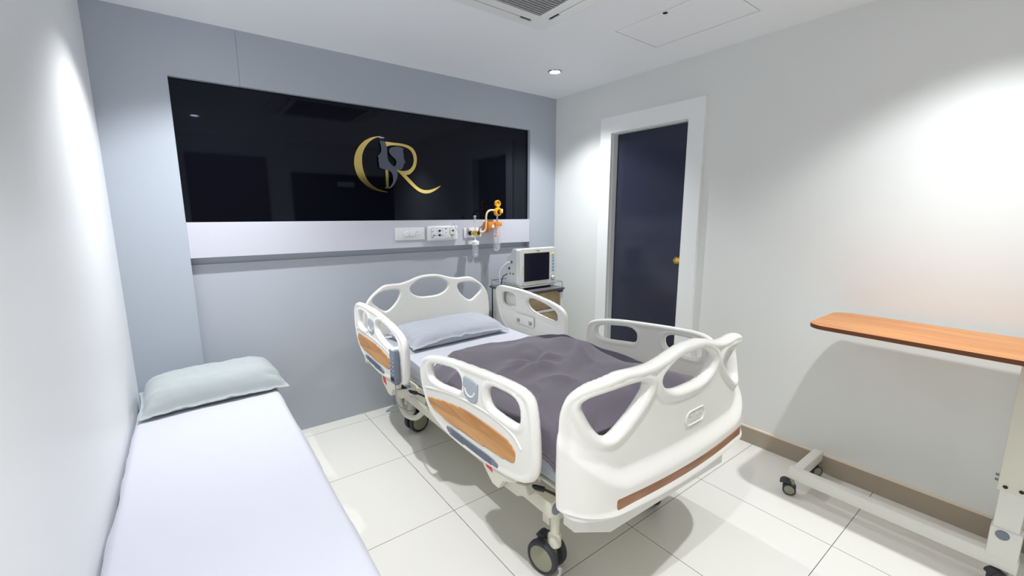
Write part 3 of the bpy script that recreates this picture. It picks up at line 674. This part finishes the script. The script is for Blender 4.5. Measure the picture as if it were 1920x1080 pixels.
# rail brackets + gas springs on the left side
for (a, b_, nm) in ((-0.60, -0.86, 'head'), (-1.66, -1.90, 'foot')):
    k = MB(); k.prism([(a+0.02, .535), (b_+0.02, .535), (b_+0.03, .50), (b_+0.10, .47), (b_+0.13, .425), (b_+0.17, .425), (a-0.01, .47)], 'x', 1.115, 1.138, bev=0.003)
    k.prism([(b_+0.10, .47), (b_+0.14, .425), (b_+0.05, .43), (b_-0.02, .47), (b_+0.0, .50)], 'x', 1.138, 1.20, bev=0.003)
    br_ = k.build('rail_bracket', 'steel', bed)
    MB().prism([(a-0.015, .515), (a-0.055, .512), (a-0.075, .475), (a-0.035, .480)], 'x', 1.1125, 1.1148).build('red_sticker', 'red', br_)
    MB().tube([(1.145, a-0.10, .500), (1.165, b_+0.0, .485), (1.20, b_-0.03, .475)], 0.010, 10).tube([(1.20, b_-0.03, .475), (1.235, b_-0.10, .462)], 0.005, 8).lathe([(0, 0), (0.008, 0.0), (0.006, 0.006), (0, 0.007)], (1.134, a-0.115, .505), (-1, 0, 0), 12).build('gas_spring', 'black_plastic', bed)
# chassis
ch = MB()
for x in (1.345, 2*XC-1.345):
    ch.box(x-0.02, x+0.02, -2.06, -0.14, 0.392, 0.445, bev=0.004)
for y in (-0.22, -0.78, -1.40, -2.0): ch.box(1.285, 2*XC-1.285, y-0.02, y+0.02, 0.390, 0.440, bev=0.004)
ch.build('chassis', 'steel', bed)
dk = MB(); 
dk.box(1.235, 2*XC-1.235, -2.08, -0.15, 0.468, 0.482, bev=0.004)
for k in range(13): yk = -0.25-0.145*k; dk.box(1.225, 1.245, yk-0.012, yk+0.012, 0.445, 0.482, bev=0.002)
dk.box(1.26, 2*XC-1.26, -1.98, -0.25, 0.444, 0.469, bev=0.003)
dk.build('mattress_deck', 'steel', bed)
lo = MB()
for y in (-0.42, -1.80):
    lo.box(1.325, 2*XC-1.325, y-0.02, y+0.02, 0.20, 0.245, bev=0.004)
lo.box(1.55, 1.81, -1.80, -0.42, 0.205, 0.245, bev=0.004)
for y in (-0.42, -1.80):
    for x in (1.60, 1.76): lo.box(x-0.015, x+0.015, y-0.015, y+0.015, 0.24, 0.392, bev=0.002)
for x in (1.314, 2*XC-1.314): lo.box(x-0.033, x+0.033, -1.875, -0.36, 0.285, 0.352, bev=0.006)
for y in (-0.40, -1.10, -1.845): lo.box(1.34, 2*XC-1.34, y-0.025, y+0.025, 0.292, 0.345, bev=0.004)
lo.build('under_frame', 'steel', bed)
legs = [(1.340, -1.840), (1.975, -1.840), (1.365, -0.42), (2*XC-1.365, -0.42)]
for i, (x, y) in enumerate(legs):
    MB().cyl((x, y, 0.155), (x, y, 0.30), 0.018, 20).lathe([(0.026, 0.0), (0.026, 0.045), (0.020, 0.055), (0, 0.055)], (x, y, 0.125)).build('leg', 'steel', bed)
    castor(bed, x, y, 0.165, R=0.070, rot=math.radians([104, 60, 8, 20][i]), off=0.036, name='castor')
MB().cyl((1.314, -1.874, 0.319), (1.314, -1.879, 0.319), 0.026, 24).build('end_cap', 'grey_plastic', bed)
# white box under the footboard
fc = MB(); z0, z1 = 0.360, 0.448
fc.prism([(XC-0.445, -2.045), (XC-0.345, -2.118), (XC+0.370, -2.135), (XC+0.430, -2.09), (XC+0.430, -1.99), (XC-0.445, -1.99)], 'z', z0, z1, bev=0.003)
fc.build('foot_box', 'steel_lt', bed)
# linkage near the head castor and the label
MB().prism([(-0.40, .425), (-0.80, .425), (-0.82, .40), (-0.80, .352), (-0.42, .352)], 'x', 1.284, 1.296, bev=0.002).build('side_plate', 'steel', bed)
MB().box(1.2795, 1.2835, -0.62, -0.54, 0.335, 0.400).build('blue_label', 'blue', bed, smooth=False)
MB().tube(bez_tube([(1.30, -0.38, .30), (1.285, -0.44, .225), (1.28, -0.53, .19), (1.30, -0.63, .20), (1.33, -0.68, .25)], 6), 0.017, 12).build('foot_pedal_arm', 'steel', bed)

# mattress, sheet
def noise2(X, Y, s, seed=0, oct=3):
    out = np.zeros(X.shape)
    it = np.nditer(X, flags=['multi_index'])
    for _ in it:
        i = it.multi_index
        p = Vector((X[i]*s+seed*7.3, Y[i]*s+seed*3.1, seed*1.7)); v = 0; a = 1
        for o in range(oct): v += a*noise.noise(p); p = p*2.03; a *= 0.5
        out[i] = v
    return out
def grid_obj(name, P, m, parent=None, thick=0.0, off=-1):
    nu, nv = P.shape[:2]; verts = P.reshape(-1, 3).tolist()
    faces = [(i*nv+j, (i+1)*nv+j, (i+1)*nv+j+1, i*nv+j+1) for i in range(nu-1) for j in range(nv-1)]
    me = bpy.data.meshes.new(name); me.from_pydata(verts, [], faces); me.update()
    o = finish(name, me, m, parent, smooth=True, sharp=0)
    if thick:
        md = o.modifiers.new('thickness', 'SOLIDIFY'); md.thickness = thick; md.offset = off
    return o
def cloth_box(name, x0, x1, y0, y1, z0, z1, r, m, amp=0.004, seed=1, n=90, parent=None, bottom=True):
    """soft rounded block with puckered skin"""
    b = bmesh.new(); bmesh.ops.create_cube(b, size=1)
    for v in b.verts: v.co = Vector((x0+(v.co.x+.5)*(x1-x0), y0+(v.co.y+.5)*(y1-y0), z0+(v.co.z+.5)*(z1-z0)))
    bmesh.ops.bevel(b, geom=b.edges[:], offset=r, segments=5, affect='EDGES', profile=0.5)
    bmesh.ops.triangulate(b, faces=b.faces[:])
    for _ in range(6):
        es = [e for e in b.edges if e.calc_length() > max(x1-x0, y1-y0)/n]
        if not es: break
        bmesh.ops.subdivide_edges(b, edges=es, cuts=1)
        bmesh.ops.triangulate(b, faces=[f for f in b.faces if len(f.verts) > 3])
    for v in b.verts:
        p = v.co*3.0+Vector((seed, 0, 0)); q = v.co*11.0+Vector((0, seed, 0))
        v.co += v.normal*(amp*noise.noise(p)+amp*0.35*noise.noise(q))
    me = bpy.data.meshes.new(name); b.to_mesh(me); b.free()
    return finish(name, me, m, parent, smooth=True, sharp=0)
mt = cloth_box('mattress', 1.235, 2.125, -2.075, -0.145, 0.484, 0.596, 0.02, 'sheet_grey', amp=0.002, n=40)
tag(mt, 'grey-blue mattress lying on the hospital bed deck', 'mattress')
# white sheet pulled over the mattress
def drape(x0, x1, y0, y1, zt, drop_l, drop_r, r=0.02, nu=70, nv=110, amp=0.003, seed=3, edge=0.0):
    Lw = x1-x0; s = np.concatenate([np.linspace(-drop_l, 0, 12)[:-1], np.linspace(0, Lw, nu), np.linspace(Lw, Lw+drop_r, 12)[1:]])
    y = np.linspace(y0, y1, nv); S, Y = np.meshgrid(s, y, indexing='ij')
    nz = noise2(S, Y, 4.0, seed, 3); n2 = noise2(S*2.5, Y, 6.0, seed+4, 2)
    X = np.where(S < 0, x0-0.004-0.006*nz, np.where(S > Lw, x1+0.004+0.006*nz, x0+S)); Z = zt+amp*nz+amp*0.5*n2
    # rounded shoulder
    for side in (0, 1):
        d = (S if side == 0 else Lw-S)
        fall = np.where(d < 0, -d, 0); rd = np.clip(1-(d/r), 0, 1)
        Z = Z-np.where(d >= 0, r*(1-np.sqrt(np.clip(1-rd**2, 0, 1))), r+fall)
    return np.stack([X, Y, Z], axis=-1)
sh = grid_obj('bed_sheet', drape(1.229, 2.131, -2.08, -0.15, 0.6025, 0.045, 0.06, amp=0.0022, edge=.01), 'sheet', thick=0.002, off=1)
tag(sh, 'smooth white sheet over the hospital bed mattress', 'sheet')

def pillow(name, cx, cy, w, d, h, z, rot, m, seed, flange=0.02, sk=0.16, tilt=0.0, pw=0.62, k_side=1.0, n=70):
    """two-sided pillow with a flanged seam"""
    us = np.linspace(-1, 1, n); U, V = np.meshgrid(us, us*1.0, indexing='ij')
    fu, fv = flange*2/w, flange*2/d
    a = np.clip((1-np.abs(U))/(1-0.0), 0, 1); b = np.clip((1-np.abs(V)), 0, 1)
    au = np.clip((1-fu-np.abs(U))/(1-fu), 0, 1); bv = np.clip((1-fv-np.abs(V))/(1-fv), 0, 1)
    prof = (1-(1-au)**6.5)**pw*(1-(1-bv)**3.4)**pw
    prof = np.clip(prof, 0, 1)
    # creases radiating near the ends
    nz = noise2(U, V, 2.2, seed, 3); cr = noise2(U*0.8, V*3.2, 2.4, seed+9, 3)
    endw = smooth(0.45, 0.92, np.abs(U))
    pinch = 1-0.035*(1-np.abs(V)**2)*np.abs(U)**6     # sides draw in a little
    X = U*w/2*pinch*(1-0.03*np.abs(V)**3*0); Y = V*d/2*(1-0.05*(1-np.abs(U)**2)*np.abs(V)**4)
    top = h*prof*(1+0.05*nz)+0.013*cr*endw*np.minimum(1, prof*4)+0.004*noise2(U*1.5+V, V*1.2-U, 3.0, seed+2, 2)*np.minimum(1, prof*3)
    bot = -0.25*h*prof*0
    rim = 0.009*noise2(U*3, V*3, 2.0, seed+5, 2)*smooth(0.8, 1.0, np.maximum(np.abs(U), np.abs(V)))
    lift = 0.30*h*(1-smooth(0.0, 0.0001, prof*0))      # seam sits above the bed
    seam = sk*h*(1-0.75*(np.abs(U)*np.abs(V))**3)
    c, s = math.cos(rot), math.sin(rot)
    def W_(Z):
        Zt = Z+tilt*Y
        return np.stack([cx+c*X-s*Y, cy+s*X+c*Y, z+Zt], axis=-1)
    T = W_(seam+rim+top*(1.16-sk)+0.0015); Bm = W_(np.maximum(seam+rim-seam*smooth(0, 0.45, prof)-0.0015, 0.0))
    nu = n; vt = T.reshape(-1, 3).tolist(); vb = Bm.reshape(-1, 3).tolist(); off = nu*nu; faces = []
    for i in range(nu-1):
        for j in range(nu-1):
            q = (i*nu+j, (i+1)*nu+j, (i+1)*nu+j+1, i*nu+j+1); faces.append(q); faces.append(tuple(off+k for k in q[::-1]))
    for i in range(nu-1):
        for (p, q) in (((i)*nu, (i+1)*nu), ((i+1)*nu+nu-1, i*nu+nu-1)): faces.append((q, p, p+off, q+off)[::-1])
        for (p, q) in ((i+1, i), ((nu-1)*nu+i, (nu-1)*nu+i+1)): faces.append((q, p, p+off, q+off)[::-1])
    me = bpy.data.meshes.new(name); me.from_pydata(vt+vb, [], faces); me.update()
    return finish(name, me, m, None, smooth=True, sharp=0)
p1 = pillow('pillow', 1.665, -0.400, 0.74, 0.42, 0.092, 0.614, math.radians(2.5), 'pillow_grey', 3, flange=0.012, sk=0.42)
tag(p1, 'light grey pillow at the head of the hospital bed', 'pillow')

# duvet over the foot half
def duvet():
    s = np.linspace(-0.14, 0.96, 150); t = np.linspace(0, 1, 150); S, T = np.meshgrid(s, t, indexing='ij')
    x0 = 1.222
    q = np.clip(S/0.9, 0, 1)
    # head-side edge wanders across the bed
    ye = np.interp(q.ravel(), [0, .12, .30, .50, .68, .80, .92, 1.0], [-1.02, -0.90, -0.835, -0.835, -0.87, -0.90, -1.00, -1.14]).reshape(q.shape)
    yf = -2.022
    Y = ye+(yf-ye)*T
    XX = x0+S*1.0
    de = np.minimum((ye-Y), 1)
    nz = noise2(XX, Y, 2.1, 11, 2); n2 = noise2((XX+0.5*Y)*0.8, (Y*0.6-XX*0.6)*1.2, 2.6, 21, 2)
    edge = smooth(0, 0.11, de); foot = smooth(0.0, 0.10, Y-yf)
    lump = 0.046+0.050*smooth(0.05, 0.45, q)*smooth(1.08, 0.66, q)*smooth(0, 0.35, de)+0.030*nz*edge
    ridge = 0.022*np.exp(-((XX-(1.95+0.25*(Y+1.3)))/0.07)**2)*smooth(0, 0.15, de)
    ridge += 0.020*np.exp(-((Y-(-1.55+0.5*(XX-1.7)))/0.06)**2)*np.exp(-((XX-1.75)/0.28)**2)
    fold = 0.026*(1-np.clip(np.abs(n2)*1.8, 0, 1))**2*edge*smooth(1.0, 0.8, q)
    cx_, cy_ = 1.60, -1.40; rr_ = np.hypot(XX-cx_, Y-cy_); an = np.arctan2(Y-cy_, XX-cx_)
    fold = fold-0.016*np.exp(-(rr_/0.05)**2)+0.010*np.cos(an*5+0.7)*np.exp(-((rr_-0.09)/0.06)**2)
    radial = 0.0
    # pleats gathered at the near foot corner
    ang = np.arctan2(Y+2.06, XX-1.22); rad = np.hypot(Y+2.06, XX-1.22)
    pl = 0.016*np.abs(np.sin(ang*7+0.4*nz))*np.exp(-(rad/0.28)**2)*smooth(0.0, 0.10, rad)
    Z = 0.612+lump*(0.25+0.75*edge)*(0.55+0.45*foot)+ridge+fold+pl
    d = S; r = 0.06
    Zl = Z-r*(1-np.sqrt(np.clip(1-np.clip(1-d/r, 0, 1)**2, 0, 1)))
    X = np.where(S < 0, x0-0.022-0.012*nz, XX-0.022*smooth(0.08, 0, S))
    drop = np.where(S < 0, -S, 0)*np.interp(T, [0, .15, .5, .8, .9, 1.0], [0.2, .35, .4, .25, 0.10, 0.05])
    Z = np.where(S < 0, Zl-drop, Zl)
    # right side slopes off
    dr = 0.96-S; Z = Z-0.045*(1-np.sqrt(np.clip(1-np.clip(1-dr/0.10, 0, 1)**2, 0, 1)))
    Z = np.where(S >= 0, np.maximum(Z, 0.620), Z)
    return np.stack([X, Y, Z], axis=-1)
DV = duvet()
dv = grid_obj('duvet', DV, 'duvet', thick=0.008, off=-1)
tag(dv, 'rumpled charcoal mauve duvet spread over the foot half of the bed', 'blanket')
# ribbed dark strip of the duvet folded along the far side
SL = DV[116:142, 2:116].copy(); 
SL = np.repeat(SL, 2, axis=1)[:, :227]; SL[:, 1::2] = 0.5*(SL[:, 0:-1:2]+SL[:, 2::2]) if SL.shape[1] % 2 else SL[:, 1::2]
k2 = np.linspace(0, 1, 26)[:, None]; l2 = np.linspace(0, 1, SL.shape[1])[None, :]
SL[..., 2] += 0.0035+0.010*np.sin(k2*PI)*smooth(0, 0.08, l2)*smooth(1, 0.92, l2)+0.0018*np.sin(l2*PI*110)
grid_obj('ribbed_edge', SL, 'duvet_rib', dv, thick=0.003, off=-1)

# remote on the near head rail
rm = thing('remote_control', (1.10, -0.89, 0.55), 'grey bed remote hung on the head side rail', 'remote control')
MB().box(1.072, 1.100, -0.915, -0.845, 0.556, 0.742, bev=0.006, seg=3).build('handset', 'grey_plastic', rm)
MB().box(1.072, 1.165, -0.90, -0.86, 0.735, 0.748, bev=0.004).build('hook', 'white_pl', rm)
for k in range(5):
    for j in (0, 1): MB().box(1.0695, 1.0725, -0.868-0.030*j, -0.858-0.030*j, 0.700-0.022*k-0.008, 0.700-0.022*k, bev=0.001).build('button', 'grey_lt', rm)
MB().box(1.0700, 1.0725, -0.900, -0.862, 0.575, 0.592).build('badge', 'black_plastic', rm, smooth=False)
MB().tube(bez_tube([(1.086, -0.88, .558), (1.09, -0.87, .50), (1.12, -0.80, .42), (1.17, -0.72, .34), (1.25, -0.66, .27), (1.31, -0.60, .24)], 8), 0.0035, 8).build('cord', 'grey_lt', rm)

# ------------------------------------------------------------------ monitor and trolley
tr = thing('bedside_trolley', (2.47, -0.25, 0), 'white metal trolley with a grey railed top in the corner', 'trolley')
X0, X1, Y0, Y1, ZS = 2.262, 2.692, -0.470, -0.040, 0.850
MB().box(X0-0.006, X1+0.006, Y0-0.006, Y1+0.006, ZS-0.020, ZS, bev=0.006).build('top_shelf', 'shelf_dk', tr)
MB().tube([(X0+0.01, Y0+0.01, ZS+0.045), (X1-0.01, Y0+0.01, ZS+0.045), (X1-0.01, Y1-0.01, ZS+0.045), (X0+0.01, Y1-0.01, ZS+0.045)], 0.003, 8, closed=True).build('guard_rail', 'chrome', tr)
for x in (X0+0.01, X1-0.01):
    for y in (Y0+0.01, (Y0+Y1)/2, Y1-0.01): MB().cyl((x, y, ZS-0.002), (x, y, ZS+0.045), 0.003, 8).build('rail_post', 'chrome', tr)
bx = MB(); z0 = 0.14
bx.box(X0+0.01, X0+0.025, Y0+0.01, Y1-0.01, z0, ZS-0.018); bx.box(X1-0.025, X1-0.01, Y0+0.01, Y1-0.01, z0, ZS-0.018)
bx.box(X0+0.01, X1-0.01, Y1-0.025, Y1-0.01, z0, ZS-0.018); bx.box(X0+0.01, X1-0.01, Y0+0.012, Y1-0.01, z0, z0+0.02)
for x in (X0+0.004, X1-0.034): bx.box(x, x+0.030, Y0+0.004, Y0+0.034, z0, ZS-0.018, bev=0.003)
bx.build('body', 'steel_lt', tr)
for k, (za, zz) in enumerate(((0.69, 0.825), (0.52, 0.66), (0.17, 0.49))):
    dr = MB().box(X0+0.036, X1-0.036, Y0+0.012, Y0+0.03, za, zz, bev=0.003).build('drawer' if k < 2 else 'cabinet_door', 'tan', tr)
    MB().box(X0+0.036, X1-0.036, Y0+0.004, Y0+0.03, za-0.026, za-0.004, bev=0.003).build('rail', 'steel_lt', tr)
MB().box(X1-0.055, X1-0.008, Y0+0.0015, Y0+0.0038, ZS-0.038, ZS-0.022).build('label_plate', 'purple', tr, smooth=False)
for x in (X0+0.04, X1-0.04):
    for y in (Y0+0.04, Y1-0.04): castor(tr, x, y, 0.142, R=0.04, rot=2.2, twin=False, wt=0.022, gap=0.028, off=0.02, name='castor')
mo = thing('patient_monitor', (2.47, -0.33, ZS), 'white patient monitor with dark screen on the corner trolley', 'monitor')
mx0, mx1, my, mz0, mz1 = 2.285, 2.665, -0.405, 0.868, 1.172
front = rrect(mx0, mx1, mz0, mz1, 0.022)
MB().prism(front, 'y', my, my+0.045, bev=0.005).build('bezel', 'monitor', mo)
MB().prism([(my+0.044, mz0+0.004), (my+0.044, mz1-0.006), (my+0.10, mz1-0.006), (my+0.13, mz1-0.06), (my+0.175, mz1-0.075), (my+0.18, mz0+0.004)], 'x', mx0+0.006, mx1-0.012, bev=0.004).build('rear_case', 'mon_side', mo)
MB().box(mx0+0.04, mx1-0.04, my+0.02, my+0.16, ZS+0.0005, mz0+0.006, bev=0.002).build('foot', 'black_plastic', mo)
MB().box(mx0+0.045, mx1-0.078, my-0.002, my+0.004, mz0+0.048, mz1-0.038, bev=0.001).build('screen', 'screen', mo, smooth=False)
b = MB(); b.box(mx0+0.045, mx1-0.078, my-0.0012, my+0.003, mz1-0.035, mz1-0.031, m='yellow'); b.box(mx1-0.076, mx1-0.070, my-0.0012, my+0.003, mz0+0.06, mz1-0.05, m='yellow')
b.box(mx0+0.030, mx0+0.041, my-0.0012, my+0.003, mz0+0.10, mz0+0.17, m='yellow'); b.box(mx0+0.15, mx0+0.21, my-0.0012, my+0.003, mz0+0.030, mz0+0.040, m='yellow')
b.build('yellow_strips', None, mo, smooth=False)
MB().box(mx0+0.17, mx0+0.20, my-0.0012, my+0.003, mz1-0.024, mz1-0.018).build('name_mark', 'print_grey', mo, smooth=False)
for k in range(6):
    zz = mz1-0.062-0.026*k
    MB().box(mx1-0.050, mx1-0.026, my-0.003, my+0.003, zz, zz+0.018, bev=0.002).build('button', 'yellow' if k == 0 else 'keyblue', mo)
MB().lathe([(0, 0.016), (0.013, 0.016), (0.016, 0.012), (0.017, 0)], (mx1-0.038, my, mz0+0.062), (0, -1, 0), 28).build('rotary_knob', 'monitor', mo)
MB().lathe([(0.022, 0), (0.022, 0.002), (0.018, 0.002)], (mx1-0.038, my, mz0+0.062), (0, -1, 0), 28).build('knob_ring', 'print_grey', mo)
MB().lathe([(0, 0.002), (0.006, 0.002), (0.006, 0)], (mx0+0.030, my, mz0+0.022), (0, -1, 0), 16).build('power_lamp', 'green', mo)
b = MB()
for dy, dz, r in ((0.105, 0.215, 0.010), (0.135, 0.165, 0.010), (0.085, 0.125, 0.006), (0.125, 0.125, 0.006)):
    b.lathe([(0, 0.003), (r, 0.003), (r, 0)], (mx0+0.006, my+dy, mz0+dz-0.02), (-1, 0, 0), 16)
b.build('side_ports', 'black_plastic', mo)
MB().tube(bez_tube([(mx0+0.004, my+0.11, mz0+0.195), (mx0-0.02, my+0.13, mz0+0.19), (mx0-0.05, my+0.18, mz0+0.13), (mx0-0.04, my+0.20, mz0+0.04), (mx0-0.00, my+0.24, ZS+0.008)], 10), 0.0045, 10).build('white_cable', 'white_pl', mo)
MB().tube(bez_tube([(mx0+0.004, my+0.16, mz0+0.10), (mx0-0.02, my+0.19, mz0+0.07), (mx0-0.015, my+0.22, ZS+0.012), (mx0+0.03, my+0.26, ZS+0.005)], 10), 0.0035, 10).build('black_cable', 'black_plastic', mo)
MB().lathe([(0, 0.016), (0.022, 0.014), (0.030, 0.008), (0.032, 0.0005), (0, 0.0005)], (2.31, -0.30, ZS), (0, 0, 1), 20).build('sensor_clip', 'white_pl', mo)

# ------------------------------------------------------------------ overbed table
ob = thing('overbed_table', (2.8, -2.6, 0), 'overbed table with beech top and cream C-shaped base by right wall', 'table')
TX0, TX1, TY0, TY1, TZ = 2.535, 2.960, -3.03, -2.232, 0.93
top = rrect(TX0, TX1, TY0, TY1, 0.075, 10)
tb = MB().prism(top, 'z', TZ-0.018, TZ).build('tabletop', 'wood_table', ob)
tb.data.materials.append(M_['wood_edge'])
for p in tb.data.polygons:
    if abs(p.normal.z) < 0.5: p.material_index = 1
MB().box(2.65, 2.80, -2.98, -2.50, TZ-0.043, TZ-0.0185, bev=0.003).build('top_support', 'steel', ob)
MX = 2.665
MB().box(MX-0.024, MX+0.024, -2.970, -2.885, 0.400, TZ-0.043, bev=0.004).build('outer_mast', 'steel', ob)
MB().box(MX-0.017, MX+0.017, -2.962, -2.893, 0.12, 0.41, bev=0.003).build('inner_mast', 'steel_lt', ob)
b = MB()
for y in (-2.905, -2.945): b.lathe([(0, 0.003), (0.006, 0.003), (0.007, 0)], (MX-0.024, y, 0.418), (-1, 0, 0), 14)
b.build('front_screws', 'black_plastic', ob)
b = MB()
for y, s in ((-2.885, 1), (-2.970, -1)):
    for z in (0.428, 0.448): b.cyl((MX, y-s*0.002, z), (MX, y+s*0.010, z), 0.005, 10)
b.build('side_screws', 'grey_plastic', ob)
base = MB(); BZ0, BZ1 = 0.082, 0.140
def bbar(mb, x0, x1, y0, y1): mb.box(x0, x1, y0, y1, BZ0, BZ1, bev=0.006)
bbar(base, 2.645, 2.690, -2.975, -2.195)
bbar(base, 2.680, 2.975, -2.250, -2.205)
bbar(base, 2.680, 2.975, -2.965, -2.920)
base.build('base_frame', 'steel_lt', ob)
MB().box(2.640, 2.70, -2.972, -2.888, 0.125, 0.250, bev=0.008).build('mast_bracket', 'steel_lt', ob)
MB().lathe([(0, 0.005), (0.017, 0.005), (0.019, 0)], (2.640, -2.922, 0.226), (-1, 0, 0), 24).build('bracket_knob', 'grey_plastic', ob)
for (x, y, r) in ((2.655, -2.222, 1.9), (2.955, -2.232, 2.6), (2.665, -2.950, 2.2), (2.955, -2.943, 2.6)):
    castor(ob, x, y, 0.083, R=0.030, rot=r, twin=True, wt=0.016, gap=0.020, off=0.014, name='castor')

# ------------------------------------------------------------------ narrow cot along the left wall
ct = thing('narrow_cot', (0.31, -1.02, 0), 'narrow cot standing against the left wall', 'cot')
MB().box(0.02, 0.60, -2.03, -0.03, 0.30, 0.36, bev=0.006).build('frame', 'steel_lt', ct)
for x in (0.05, 0.57):
    for y in (-1.98, -1.03, -0.08): MB().box(x-0.02, x+0.02, y-0.02, y+0.02, 0.0, 0.302, bev=0.003).build('leg', 'steel_lt', ct)
cm = cloth_box('cot_mattress', 0.022, 0.598, -2.04, -0.02, 0.364, 0.49, 0.03, 'sheet_grey', amp=0.002, n=40)
tag(cm, 'grey-blue mattress under the white sheet of the cot', 'mattress')
Pc = drape(0.018, 0.606, -2.055, -0.30, 0.500, 0.06, 0.13, r=0.022, nu=60, nv=120, amp=0.004, seed=8)
cs = grid_obj('cot_sheet', Pc, 'sheet', thick=0.002, off=1)
tag(cs, 'white sheet spread over the narrow cot', 'sheet')
p2 = pillow('pillow', 0.333, -0.290, 0.625, 0.40, 0.112, 0.511, math.radians(3), 'pillow_cot', 6, flange=0.016, sk=0.14)
tag(p2, 'pale grey pillow on the narrow cot by the left wall', 'pillow')
